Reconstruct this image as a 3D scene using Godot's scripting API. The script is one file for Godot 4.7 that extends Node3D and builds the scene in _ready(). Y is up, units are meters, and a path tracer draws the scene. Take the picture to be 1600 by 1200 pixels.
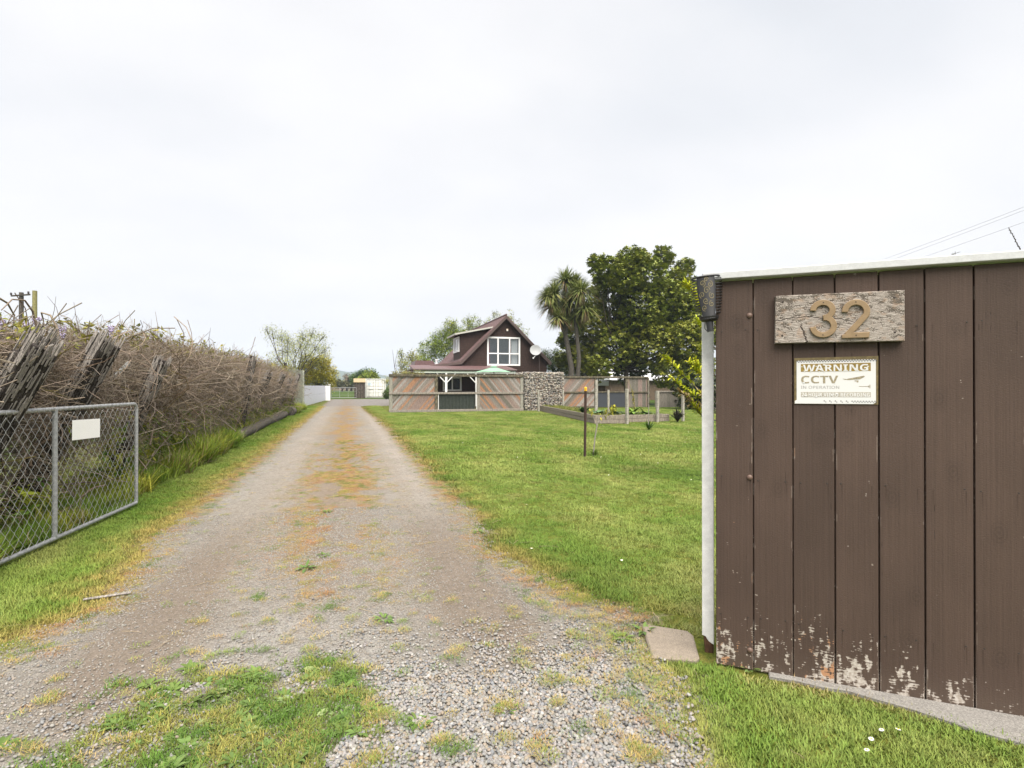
extends Node3D

# A gravel driveway between a vine hedge and a lawn, a brown board fence with the house number on the right.
# World axes: -z runs along the driveway, x to its right, y up, metres.

const EYE_H := 1.4
var rng := RandomNumberGenerator.new()
var taken := {}
var M := {}
var T := {}
var nz1 := FastNoiseLite.new()
var nz2 := FastNoiseLite.new()
var nz3 := FastNoiseLite.new()


# ------------------------------------------------------------------ geometry
class Geo:
	var v := PackedVector3Array()
	var n := PackedVector3Array()
	var uv := PackedVector2Array()
	var uv2 := PackedVector2Array()
	var col := PackedColorArray()
	var ix := PackedInt32Array()
	var cur := Color.WHITE
	var colored := false
	var uvo := Vector2.ZERO

	func vert(p: Vector3, nn: Vector3, t: Vector2) -> int:
		v.append(p)
		n.append(nn)
		uv.append(t)
		if colored:
			col.append(cur)
		return v.size() - 1

	func flat_uv(p: Vector3, nn: Vector3) -> Vector2:
		var a := nn.abs()
		if a.y > a.x and a.y > a.z:
			return Vector2(p.z, p.x) + uvo
		if a.x > a.z:
			return Vector2(p.z, p.y) + uvo
		return Vector2(p.x, p.y) + uvo

	func tri(a: int, b: int, c: int) -> void:
		var g: Vector3 = (v[b] - v[a]).cross(v[c] - v[a])
		ix.append(a)
		if g.dot(n[a] + n[b] + n[c]) > 0.0:
			ix.append(c)
			ix.append(b)
		else:
			ix.append(b)
			ix.append(c)

	func face(pts: Array, nn: Vector3) -> void:
		var k: int = v.size()
		for p in pts:
			vert(p, nn, flat_uv(p, nn))
		for i in range(1, pts.size() - 1):
			tri(k, k + i, k + i + 1)

	func box(c: Vector3, s: Vector3, b: Basis = Basis.IDENTITY) -> void:
		var h := s * 0.5
		for ax in 3:
			for sg in [-1.0, 1.0]:
				var nn := Vector3.ZERO
				nn[ax] = sg
				var u := Vector3.ZERO
				var w := Vector3.ZERO
				u[(ax + 1) % 3] = h[(ax + 1) % 3]
				w[(ax + 2) % 3] = h[(ax + 2) % 3]
				var o := Vector3.ZERO
				o[ax] = sg * h[ax]
				var k: int = v.size()
				var loc := [o - u - w, o + u - w, o + u + w, o - u + w]
				for p in loc:
					vert(c + b * p, b * nn, flat_uv(p + (c if b == Basis.IDENTITY else Vector3.ZERO), nn))
				tri(k, k + 1, k + 2)
				tri(k, k + 2, k + 3)

	func cbox(c: Vector3, s: Vector3, ch: float, b: Basis = Basis.IDENTITY) -> void:
		var h := s * 0.5
		var cc := minf(ch, minf(h.x, minf(h.y, h.z)) * 0.9)
		var id := {}
		var off: Vector3 = c if b == Basis.IDENTITY else Vector3.ZERO
		for sx in [-1, 1]:
			for sy in [-1, 1]:
				for sz in [-1, 1]:
					var sg := Vector3(sx, sy, sz)
					for ax in 3:
						var p := sg * h
						for q in 3:
							if q != ax:
								p[q] -= sg[q] * cc
						var nn := Vector3.ZERO
						nn[ax] = sg[ax]
						id[[sx, sy, sz, ax]] = vert(c + b * p, b * nn, flat_uv(p + off, nn))
		for ax in 3:
			var a1: int = (ax + 1) % 3
			var a2: int = (ax + 2) % 3
			for sg in [-1, 1]:
				var q := []
				for m in [[-1, -1], [1, -1], [1, 1], [-1, 1]]:
					var k := [0, 0, 0, ax]
					k[ax] = sg
					k[a1] = m[0]
					k[a2] = m[1]
					q.append(id[k])
				tri(q[0], q[1], q[2])
				tri(q[0], q[2], q[3])
			for m in [[-1, -1], [1, -1], [1, 1], [-1, 1]]:
				var r := []
				for e in [-1, 1]:
					for w in [a1, a2]:
						var k := [0, 0, 0, w]
						k[ax] = e
						k[a1] = m[0]
						k[a2] = m[1]
						r.append(id[k])
				tri(r[0], r[1], r[3])
				tri(r[0], r[3], r[2])
		for sx in [-1, 1]:
			for sy in [-1, 1]:
				for sz in [-1, 1]:
					tri(id[[sx, sy, sz, 0]], id[[sx, sy, sz, 1]], id[[sx, sy, sz, 2]])

	func tube(pts: Array, rad: Array, sides: int, caps: bool = true) -> void:
		var m: int = pts.size()
		var d0: Vector3 = (pts[1] - pts[0]).normalized()
		var up := Vector3.UP if absf(d0.y) < 0.9 else Vector3.RIGHT
		var s: Vector3 = d0.cross(up).normalized()
		var k0: int = v.size()
		var ln := 0.0
		for i in m:
			var d: Vector3
			if i == 0:
				d = d0
			elif i == m - 1:
				d = (pts[i] - pts[i - 1]).normalized()
			else:
				d = (pts[i + 1] - pts[i - 1]).normalized()
			if i > 0:
				ln += (pts[i] - pts[i - 1]).length()
			s = (s - d * s.dot(d)).normalized()
			var t := d.cross(s)
			var r: float = rad[i] if i < rad.size() else rad[rad.size() - 1]
			for j in sides + 1:
				var a := TAU * j / sides
				var nn := s * cos(a) + t * sin(a)
				vert(pts[i] + nn * r, nn, Vector2(float(j) / sides * TAU * r, ln) + uvo)
		for i in m - 1:
			for j in sides:
				var a: int = k0 + i * (sides + 1) + j
				tri(a, a + 1, a + sides + 2)
				tri(a, a + sides + 2, a + sides + 1)
		if caps:
			for e in [0, m - 1]:
				var dd: Vector3 = (pts[0] - pts[1]).normalized() if e == 0 else (pts[m - 1] - pts[m - 2]).normalized()
				var ring := []
				for j in sides:
					ring.append(v[k0 + e * (sides + 1) + j])
				face(ring, dd)

	func lathe(prof: Array, seg: int, at: Transform3D = Transform3D.IDENTITY) -> void:
		var k0: int = v.size()
		var m: int = prof.size()
		for i in m:
			var a: Vector2 = prof[maxi(i - 1, 0)]
			var b: Vector2 = prof[mini(i + 1, m - 1)]
			var tg := (b - a).normalized()
			for j in seg + 1:
				var an := TAU * j / seg
				var nn := Vector3(cos(an) * tg.y, -tg.x, sin(an) * tg.y)
				vert(at * Vector3(cos(an) * prof[i].x, prof[i].y, sin(an) * prof[i].x), (at.basis * nn).normalized(), Vector2(float(j) / seg, prof[i].y))
		for i in m - 1:
			for j in seg:
				var a: int = k0 + i * (seg + 1) + j
				tri(a, a + 1, a + seg + 2)
				tri(a, a + seg + 2, a + seg + 1)

	# polygon in x/y pushed from z0 to z1, front edge chamfered
	func prism(poly: PackedVector2Array, z0: float, z1: float, ch: float = 0.0, at: Transform3D = Transform3D.IDENTITY) -> void:
		var p := poly
		if Geometry2D.is_polygon_clockwise(p):
			p = p.duplicate()
			p.reverse()
		var m: int = p.size()
		var ins := PackedVector2Array()
		for i in m:
			var e0: Vector2 = (p[i] - p[(i + m - 1) % m]).normalized()
			var e1: Vector2 = (p[(i + 1) % m] - p[i]).normalized()
			var n0 := Vector2(e0.y, -e0.x)
			var n1 := Vector2(e1.y, -e1.x)
			var mm := (n0 + n1)
			var den := maxf(1.0 + n0.dot(n1), 0.35)
			ins.append(p[i] - mm / den * ch)
		var tr := Geometry2D.triangulate_polygon(ins)
		if tr.is_empty():
			ins = p
			ch = 0.0
			tr = Geometry2D.triangulate_polygon(p)
			if tr.is_empty():
				return
		var nf: Vector3 = (at.basis * Vector3(0, 0, 1)).normalized()
		for side in 2:
			var k: int = v.size()
			var nn: Vector3 = nf if side == 0 else -nf
			for i in m:
				var q: Vector2 = ins[i] if side == 0 else p[i]
				vert(at * Vector3(q.x, q.y, z1 if side == 0 else z0), nn, q + uvo)
			for i in range(0, tr.size(), 3):
				tri(k + tr[i], k + tr[i + 1], k + tr[i + 2])
		for i in m:
			var j: int = (i + 1) % m
			var e: Vector2 = (p[j] - p[i]).normalized()
			var nn: Vector3 = (at.basis * Vector3(e.y, -e.x, 0)).normalized()
			face([at * Vector3(p[i].x, p[i].y, z0), at * Vector3(p[j].x, p[j].y, z0), at * Vector3(p[j].x, p[j].y, z1 - ch), at * Vector3(p[i].x, p[i].y, z1 - ch)], nn)
			if ch > 0.0:
				face([at * Vector3(p[i].x, p[i].y, z1 - ch), at * Vector3(p[j].x, p[j].y, z1 - ch), at * Vector3(ins[j].x, ins[j].y, z1), at * Vector3(ins[i].x, ins[i].y, z1)], (nn + nf).normalized())

	# a leaf or blade: starts at base, runs along dir, droops; wide in the middle when leafy
	func blade(base: Vector3, dir: Vector3, ln: float, wd: float, droop: float, segs: int, leafy: float = 0.0, fold: float = 0.0) -> void:
		var d := dir.normalized()
		var s := d.cross(Vector3.UP)
		if s.length() < 0.05:
			s = Vector3.RIGHT
		s = s.normalized()
		var k0: int = v.size()
		for i in segs + 1:
			var t := float(i) / segs
			var p := base + d * ln * t + Vector3.DOWN * droop * ln * t * t
			var tg := (d * ln + Vector3.DOWN * 2.0 * droop * ln * t).normalized()
			var nn := s.cross(tg).normalized()
			if nn.y < 0.0:
				nn = -nn
			var w := wd * 0.5 * lerpf(1.0 - t * t, sin(PI * (0.08 + 0.92 * t)), leafy)
			if i == segs:
				vert(p, nn, Vector2(0.5, 1.0))
			else:
				vert(p - s * w + nn * fold * w, (nn + s * fold).normalized(), Vector2(0, t))
				vert(p + s * w + nn * fold * w, (nn - s * fold).normalized(), Vector2(1, t))
		for i in segs:
			var a: int = k0 + i * 2
			if i == segs - 1:
				tri(a, a + 1, a + 2)
			else:
				tri(a, a + 1, a + 3)
				tri(a, a + 3, a + 2)

	func blob(c: Vector3, r: Vector3, rings: int, segs: int, rough: float, rg: RandomNumberGenerator) -> void:
		var k0: int = v.size()
		for i in rings + 1:
			var ph := PI * i / rings
			for j in segs + 1:
				var th := TAU * (j % segs) / segs
				var q := Vector3(sin(ph) * cos(th), cos(ph), sin(ph) * sin(th))
				var w := 1.0 + rough * sin(q.x * 3.1 + q.y * 5.3 + q.z * 2.3 + c.x * 17.0) + rough * 0.6 * sin(q.z * 7.0 - q.y * 4.0 + c.z * 11.0)
				vert(c + q * r * w, (q / r).normalized(), Vector2(float(j) / segs, float(i) / rings))
		for i in rings:
			for j in segs:
				var a: int = k0 + i * (segs + 1) + j
				if i > 0:
					tri(a, a + 1, a + segs + 2)
				if i < rings - 1:
					tri(a, a + segs + 2, a + segs + 1)

	func add(o: Geo, at: Transform3D) -> void:
		var k: int = v.size()
		for i in o.v.size():
			v.append(at * o.v[i])
			n.append((at.basis * o.n[i]).normalized())
			uv.append(o.uv[i])
			if colored:
				col.append(cur)
		for i in o.ix:
			ix.append(k + i)

	func mesh(mat: Material) -> ArrayMesh:
		var m := ArrayMesh.new()
		surface(m, mat)
		return m

	func surface(m: ArrayMesh, mat: Material) -> void:
		var a := []
		a.resize(Mesh.ARRAY_MAX)
		a[Mesh.ARRAY_VERTEX] = v
		a[Mesh.ARRAY_NORMAL] = n
		a[Mesh.ARRAY_TEX_UV] = uv
		if uv2.size() == v.size():
			a[Mesh.ARRAY_TEX_UV2] = uv2
		if colored and col.size() == v.size():
			a[Mesh.ARRAY_COLOR] = col
		a[Mesh.ARRAY_INDEX] = ix
		if ix.is_empty():
			return
		m.add_surface_from_arrays(Mesh.PRIMITIVE_TRIANGLES, a)
		m.surface_set_material(m.get_surface_count() - 1, mat)


# ------------------------------------------------------------------ naming and building
func numbered(called: String) -> String:
	var k: int = taken.get(called, 0)
	taken[called] = k + 1
	return called if k == 0 else "%s_%03d" % [called, k]


func tag(o: Node, label: String, category: String = "", group: String = "", kind: String = "") -> Node:
	if label != "":
		o.set_meta("label", label)
	if category != "":
		o.set_meta("category", category)
	if group != "":
		o.set_meta("group", group)
	if kind != "":
		o.set_meta("kind", kind)
	return o


func thing(called: String, label: String, category: String, at: Vector3 = Vector3.ZERO, turn: float = 0.0, group: String = "") -> Node3D:
	var o := Node3D.new()
	o.name = numbered(called)
	add_child(o)
	o.position = at
	o.rotation.y = turn
	tag(o, label, category, group)
	return o


func part(called: String, g: Geo, m: Material, parent: Node, at: Vector3 = Vector3.ZERO) -> MeshInstance3D:
	return part_mesh(called, g.mesh(m), parent, at)


func part_mesh(called: String, m: Mesh, parent: Node, at: Vector3 = Vector3.ZERO) -> MeshInstance3D:
	var o := MeshInstance3D.new()
	o.name = numbered(called) if parent == self else called
	o.mesh = m
	o.position = at
	parent.add_child(o, true)
	return o


func multi(called: String, mesh: Mesh, mat: Material, xf: Array, cols: Array, parent: Node, kind: String = "stuff") -> MultiMeshInstance3D:
	var mm := MultiMesh.new()
	mm.transform_format = MultiMesh.TRANSFORM_3D
	mm.use_colors = cols.size() == xf.size()
	mm.mesh = mesh
	mm.instance_count = xf.size()
	for i in xf.size():
		mm.set_instance_transform(i, xf[i])
		if mm.use_colors:
			mm.set_instance_color(i, cols[i])
	var o := MultiMeshInstance3D.new()
	o.name = numbered(called) if parent == self else called
	o.multimesh = mm
	if mat:
		o.material_override = mat
	o.set_meta("kind", kind)
	parent.add_child(o, true)
	return o


func rf(a: float, b: float) -> float:
	return rng.randf_range(a, b)


func rvec(s: float = 1.0) -> Vector3:
	var z := rf(-1, 1)
	var a := rf(0, TAU)
	var r := sqrt(1.0 - z * z)
	return Vector3(r * cos(a), z, r * sin(a)) * s


func vary(c: Color, amount: float) -> Color:
	var k := 1.0 + rf(-amount, amount)
	return Color(c.r * k * (1.0 + rf(-amount, amount) * 0.3), c.g * k, c.b * k * (1.0 + rf(-amount, amount) * 0.3))


func lin(r: float, g: float, b: float) -> Color:
	return Color(r, g, b)


# ------------------------------------------------------------------ materials
func mat(called: String, c: Color, rough: float = 0.8, o: Dictionary = {}) -> StandardMaterial3D:
	var m := StandardMaterial3D.new()
	m.resource_name = called
	m.albedo_color = c.linear_to_srgb()
	m.roughness = rough
	m.metallic = o.get("metal", 0.0)
	m.metallic_specular = o.get("spec", 0.5)
	if o.has("tex"):
		m.albedo_texture = o.tex
	if o.has("normal"):
		m.normal_enabled = true
		m.normal_texture = o.normal
		m.normal_scale = o.get("bump", 1.0)
	if o.get("tri", 0.0) > 0.0:
		m.uv1_triplanar = true
		m.uv1_scale = Vector3.ONE * o.tri
		if o.get("world", false):
			m.uv1_world_triplanar = true
	elif o.has("scale"):
		m.uv1_scale = o.scale
	if o.get("vcol", false):
		m.vertex_color_use_as_albedo = true
	if o.get("back", 0.0) > 0.0:
		m.backlight_enabled = true
		var k: float = o.back
		m.backlight = Color(k, k, k)
	if o.get("two", false):
		m.cull_mode = BaseMaterial3D.CULL_DISABLED
	M[called] = m
	return m


func seamless(w: int, h: int, freq: float, sd: int, octs: int = 4) -> Image:
	var f := FastNoiseLite.new()
	f.seed = sd
	f.frequency = freq
	f.fractal_octaves = octs
	return f.get_seamless_image(w, h, false, false, 0.15, true)


func tex_from(bytes: PackedByteArray, w: int, h: int) -> ImageTexture:
	var im := Image.create_from_data(w, h, false, Image.FORMAT_RGB8, bytes)
	im.generate_mipmaps()
	return ImageTexture.create_from_image(im)


func normal_of(im: Image, strength: float) -> ImageTexture:
	var c: Image = im.duplicate()
	c.convert(Image.FORMAT_RGBA8)
	c.bump_map_to_normal_map(strength)
	return ImageTexture.create_from_image(c)


func gray_tex(parts: Array, lo: float, hi: float, w: int, h: int, gamma: float = 1.0) -> Array:
	# a weighted sum of L8 images -> [texture, height image]
	var sum := PackedFloat32Array()
	sum.resize(w * h)
	var wsum := 0.0
	for p in parts:
		var d: PackedByteArray = p[0].get_data()
		var k: float = p[1]
		wsum += k
		for i in w * h:
			sum[i] += d[i] * k
	var rgb := PackedByteArray()
	rgb.resize(w * h * 3)
	var hgt := PackedByteArray()
	hgt.resize(w * h)
	for i in w * h:
		var x := clampf(sum[i] / (255.0 * wsum), 0.0, 1.0)
		x = clampf((x - 0.5) * 1.7 + 0.5, 0.0, 1.0)
		if gamma != 1.0:
			x = pow(x, gamma)
		hgt[i] = int(x * 255.0)
		var b := int(lerpf(lo, hi, x) * 255.0)
		rgb[i * 3] = b
		rgb[i * 3 + 1] = b
		rgb[i * 3 + 2] = b
	return [tex_from(rgb, w, h), Image.create_from_data(w, h, false, Image.FORMAT_L8, hgt)]


func stretched(w: int, h: int, small_h: int, freq: float, sd: int) -> Image:
	var im := seamless(w, small_h, freq, sd)
	im.resize(w, h, Image.INTERPOLATE_CUBIC)
	return im


func make_textures() -> void:
	# wood grain, lines along v (texture y)
	var g := gray_tex([[stretched(512, 512, 24, 0.06, 3), 1.0], [stretched(512, 512, 48, 0.16, 4), 0.8], [seamless(512, 512, 0.02, 5), 0.6], [seamless(512, 512, 0.3, 6), 0.3]], 0.45, 1.0, 512, 512)
	T.grain = g[0]
	T.grain_n = normal_of(g[1], 5.0)
	# mottled surface
	g = gray_tex([[seamless(512, 512, 0.012, 11), 1.0], [seamless(512, 512, 0.06, 12), 0.6], [seamless(512, 512, 0.25, 13), 0.5]], 0.62, 1.0, 512, 512)
	T.mottle = g[0]
	T.mottle_n = normal_of(g[1], 3.0)
	g = gray_tex([[seamless(256, 256, 0.02, 14), 1.0], [seamless(256, 256, 0.15, 15), 0.6]], 0.9, 1.0, 256, 256)
	T.faint = g[0]
	# grit: packed fine gravel
	var cell := FastNoiseLite.new()
	cell.noise_type = FastNoiseLite.TYPE_CELLULAR
	cell.cellular_return_type = FastNoiseLite.RETURN_CELL_VALUE
	cell.frequency = 0.16
	cell.fractal_type = FastNoiseLite.FRACTAL_NONE
	cell.seed = 21
	var c1 := cell.get_seamless_image(768, 768, false, false, 0.12, true)
	cell.seed = 22
	cell.frequency = 0.3
	var c2 := cell.get_seamless_image(768, 768, false, false, 0.12, true)
	cell.seed = 23
	cell.frequency = 0.16
	cell.cellular_return_type = FastNoiseLite.RETURN_DISTANCE2_SUB
	var c3 := cell.get_seamless_image(768, 768, false, false, 0.12, true)
	g = gray_tex([[c1, 1.0], [c2, 0.8], [c3, 0.5], [seamless(768, 768, 0.01, 24), 0.4]], 0.72, 1.0, 768, 768)
	T.grit = g[0]
	T.grit_n = normal_of(g[1], 4.0)
	# bark / rotten timber: coarse, strongly drawn out
	g = gray_tex([[stretched(256, 512, 40, 0.08, 31), 1.0], [stretched(256, 512, 90, 0.2, 32), 0.7], [seamless(256, 512, 0.05, 33), 0.5]], 0.25, 1.0, 256, 512, 1.3)
	T.rot = g[0]
	T.rot_n = normal_of(g[1], 9.0)


# ------------------------------------------------------------------ the ground's zones
const EDGE_V := [-2.0, 1.2, 1.71, 2.07, 2.4, 2.67, 2.92, 3.36, 3.93, 4.5, 5.0, 5.9, 8.0, 12.0, 20.0, 28.0, 34.0, 37.5, 38.8, 39.6, 57.0]
const EDGE_U := [0.9, 1.02, 1.2, 1.42, 1.47, 1.52, 1.7, 1.46, 1.31, 1.14, 1.24, 1.3, 1.28, 1.32, 1.26, 1.1, 0.95, 0.9, 1.15, 3.0, 22.0]


func edge_right(v: float) -> float:
	var k := 0
	while k < EDGE_V.size() - 2 and v > EDGE_V[k + 1]:
		k += 1
	var t := clampf((v - EDGE_V[k]) / (EDGE_V[k + 1] - EDGE_V[k]), 0.0, 1.0)
	var u := lerpf(EDGE_U[k], EDGE_U[k + 1], t)
	if v > 39.6:
		u = 24.0
	return u + 0.07 * nz2.get_noise_1d(v * 1.2 + 40.0) + 0.05 * nz3.get_noise_1d(v * 1.5)


func edge_left(v: float) -> float:
	var u := -1.72
	if v < 6.0:
		u = lerpf(-1.72, -1.55, smoothstep(6.0, 4.3, v)) - 0.35 * smoothstep(4.1, 3.3, v)
	return u + 0.09 * nz2.get_noise_1d(v * 0.8) + 0.05 * nz3.get_noise_1d(v * 1.5 + 90.0)


# how much plants cover this spot of the drive (0..1): the weedy patch by the viewer, the strip of moss, the margins
func weed_patch(u: float, v: float) -> float:
	var e := Vector2((u + 0.42) / 0.62, (v - 2.38) / 0.56)
	var d := e.length() + 0.9 * nz2.get_noise_2d(u, v) + 0.3 * nz3.get_noise_2d(u, v)
	return smoothstep(1.12, 0.7, d) * smoothstep(0.22, 0.0, u + 0.12 * nz2.get_noise_2d(v * 2.0, u))


func moss(u: float, v: float) -> float:
	var strip := exp(-pow((u + 0.12 + 0.15 * nz1.get_noise_1d(v)) / 0.52, 2.0))
	var along := smoothstep(2.9, 4.4, v) * (0.55 + 0.45 * smoothstep(5.0, 7.0, v))
	var pat := smoothstep(-0.3, 0.25, nz1.get_noise_2d(u * 1.6 + 9.0, v * 0.5) + 0.65 * nz2.get_noise_2d(u, v * 0.7))
	return strip * along * pat


func loose(u: float, v: float) -> float:
	# loose pebbles: thick towards the road end, thinning out along the drive
	var k := smoothstep(4.6, 2.2, v + 0.5 * nz1.get_noise_2d(u, v) + 0.35 * absf(u - 0.7))
	return k * (1.0 - weed_patch(u, v) * 0.85)


func zone(u: float, v: float) -> Color:
	var a := nz1.get_noise_2d(u, v)
	var b := nz2.get_noise_2d(u, v)
	var c := nz3.get_noise_2d(u, v)
	var din := minf(u - edge_left(v), edge_right(v) - u)
	var lawn := Color(0.41, 0.45, 0.15).lerp(Color(0.50, 0.47, 0.24), clampf(0.35 + 0.8 * b + 0.4 * a, 0.0, 1.0))
	lawn = lawn.lerp(Color(0.30, 0.36, 0.11), clampf(0.2 - c, 0.0, 0.6))
	var rim := din + 0.10 * b + 0.08 * c
	if rim < -0.22:
		return lawn
	var track := maxf(exp(-pow((u + 1.05) / 0.30, 2.0)), exp(-pow((u - 0.78 - 0.1 * smoothstep(4.0, 9.0, v)) / 0.30, 2.0)))
	var stone := Color(0.635, 0.622, 0.60).lerp(Color(0.575, 0.562, 0.54), clampf(0.5 + a, 0.0, 1.0))
	var dirt := Color(0.605, 0.58, 0.545).lerp(Color(0.52, 0.475, 0.43), smoothstep(7.0, 4.5, v))
	var base := stone.lerp(dirt, clampf(track * (1.25 + 0.6 * a) * smoothstep(2.2, 3.2, v), 0.0, 0.9))
	var pale := maxf(exp(-pow((u - 0.92) / 0.2, 2.0)), 0.55 * exp(-pow((u + 1.05) / 0.25, 2.0))) * smoothstep(5.0, 10.0, v) * smoothstep(34.0, 24.0, v)
	base = base.lerp(Color(0.67, 0.635, 0.60), clampf(pale * (0.7 + a), 0.0, 0.8))
	base = base.lerp(Color(0.55, 0.48, 0.41), 0.75 * exp(-pow((u + 0.15) / 0.5, 2.0)) * smoothstep(3.2, 4.6, v))
	base = base.lerp(Color(0.44, 0.40, 0.35), clampf(c * 0.5 + b * 0.25, 0.0, 0.3))
	var m := moss(u, v)
	base = base.lerp(Color(0.62, 0.475, 0.35).lerp(Color(0.61, 0.52, 0.30), clampf(0.5 + 1.3 * b, 0.0, 1.0)), clampf(m * (0.95 + 0.8 * c), 0.0, 0.92))
	base = base.lerp(Color(0.39, 0.35, 0.24), 0.75 * weed_patch(u, v))
	var margin := smoothstep(0.34, 0.0, rim) * smoothstep(2.4, 3.6, v)
	base = base.lerp(Color(0.60, 0.50, 0.31).lerp(Color(0.46, 0.39, 0.27), clampf(0.5 + 1.5 * c, 0.0, 1.0)), clampf(margin * (0.75 + b), 0.0, 0.9))
	if v > 39.0:
		base = base.lerp(Color(0.53, 0.51, 0.50), 0.7)
	return base.lerp(lawn, smoothstep(0.02, -0.22, rim))


func zone_texture(u0: float, u1: float, v0: float, v1: float, w: int, h: int) -> ImageTexture:
	var by := PackedByteArray()
	by.resize(w * h * 3)
	var k := 0
	for j in h:
		var v := lerpf(v1, v0, (j + 0.5) / h)
		for i in w:
			var c := zone(lerpf(u0, u1, (i + 0.5) / w), v)
			by[k] = int(clampf(c.r, 0.0, 1.0) * 255.0)
			by[k + 1] = int(clampf(c.g, 0.0, 1.0) * 255.0)
			by[k + 2] = int(clampf(c.b, 0.0, 1.0) * 255.0)
			k += 3
	return tex_from(by, w, h)


func zone_mat(called: String, tex: Texture2D) -> StandardMaterial3D:
	# the grit repeats on uv1 and carries the relief, the zones lie on uv2
	var m := mat(called, Color(1, 1, 1), 0.93, {"tex": T.grit, "normal": T.grit_n, "bump": 0.9, "spec": 0.3})
	m.detail_enabled = true
	m.detail_blend_mode = BaseMaterial3D.BLEND_MODE_MUL
	m.detail_uv_layer = BaseMaterial3D.DETAIL_UV_2
	m.detail_albedo = tex
	return m


const NEAR := [-4.2, 4.8, -1.0, 8.0]
const MID := [-6.0, 18.0, 8.0, 60.0]


func ground_vert(g: Geo, u: float, v: float, y: float, r: Array) -> int:
	var k := g.vert(Vector3(u, y, -v), Vector3.UP, Vector2(u, v) * 1.15)
	g.uv2.append(Vector2((u - r[0]) / (r[1] - r[0]), (r[3] - v) / (r[3] - r[2])))
	return k


func ground_patch(r: Array, y: float) -> Geo:
	var g := Geo.new()
	var a := ground_vert(g, r[0], r[2], y, r)
	var b := ground_vert(g, r[1], r[2], y, r)
	var c := ground_vert(g, r[1], r[3], y, r)
	var d := ground_vert(g, r[0], r[3], y, r)
	g.tri(a, b, c)
	g.tri(a, c, d)
	return g


func drive_strip(v0: float, v1: float, step: float, r: Array) -> Geo:
	var g := Geo.new()
	var pa := -1
	var pb := -1
	var v := v0
	while v <= v1 + 0.001:
		var a := ground_vert(g, maxf(edge_left(v), r[0]), v, 0.006, r)
		var b := ground_vert(g, minf(edge_right(v), r[1]), v, 0.006, r)
		if pa >= 0:
			g.tri(pa, pb, b)
			g.tri(pa, b, a)
		pa = a
		pb = b
		v += step
	return g


func build_ground() -> void:
	var near_m := zone_mat("ground_near", zone_texture(NEAR[0], NEAR[1], NEAR[2], NEAR[3], 1400, 1400))
	var mid_m := zone_mat("ground_mid", zone_texture(MID[0], MID[1], MID[2], MID[3], 900, 1560))
	var field := mat("field", lin(0.075, 0.12, 0.022), 0.95, {"tex": T.mottle, "tri": 0.21, "spec": 0.2, "world": true})
	var m := ArrayMesh.new()
	ground_patch(NEAR, 0.0).surface(m, near_m)
	ground_patch(MID, 0.0).surface(m, mid_m)
	var g := Geo.new()
	for q in [[-2500, -6, -400, 2600], [18, 2500, -400, 2600], [-6, 18, 60, 2600], [-6, 18, -400, -1], [-6, -4.2, -1, 8], [4.8, 18, -1, 8]]:
		g.face([Vector3(q[0], 0, -q[2]), Vector3(q[1], 0, -q[2]), Vector3(q[1], 0, -q[3]), Vector3(q[0], 0, -q[3])], Vector3.UP)
	g.surface(m, field)
	var o := part_mesh("ground", m, self)
	tag(o, "grassy ground of the lawn, verge and fields beyond", "", "", "structure")
	var d := ArrayMesh.new()
	drive_strip(-1.0, 8.0, 0.05, NEAR).surface(d, near_m)
	drive_strip(8.0, 57.0, 0.1, MID).surface(d, mid_m)
	o = part_mesh("driveway", d, self)
	tag(o, "long gravel driveway with two wheel tracks and a mossy strip between", "", "", "structure")


# ------------------------------------------------------------------ grass, stones and weeds on the ground
func tuft(blades: int, radius: float, h0: float, h1: float, wd: float, lean: float) -> ArrayMesh:
	var g := Geo.new()
	g.colored = true
	for i in blades:
		var a := rf(0, TAU)
		var r := radius * sqrt(rng.randf())
		var d := Vector3(cos(a), 0, sin(a))
		var dir := Vector3.UP + Vector3(rf(-1, 1), 0, rf(-1, 1)) * lean + d * lean * 0.4 * r / radius
		g.cur = vary(Color(1, 1, 1), 0.22)
		if rng.randf() < 0.16:
			g.cur = Color(1.75, 1.3, 1.5)
		g.blade(d * r, dir, rf(h0, h1), wd * rf(0.7, 1.3), rf(0.05, 0.45), 2)
	return g.mesh(M.grass)


func rosette(leaves: int, ln: float, wd: float, rise: float, droop: float, leafy: float = 0.9) -> ArrayMesh:
	var g := Geo.new()
	g.colored = true
	for i in leaves:
		var a := i * 2.4 + rf(-0.3, 0.3)
		var up := rise * rf(0.5, 1.3) + (1.0 - float(i) / leaves) * 0.25
		g.cur = vary(Color(1, 1, 1), 0.2)
		g.blade(Vector3(cos(a), 0.1, sin(a)) * 0.008, Vector3(cos(a), up, sin(a)), ln * rf(0.6, 1.1), wd * rf(0.7, 1.2), droop * rf(0.6, 1.3), 4, leafy, 0.25)
	return g.mesh(M.grass)


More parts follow.
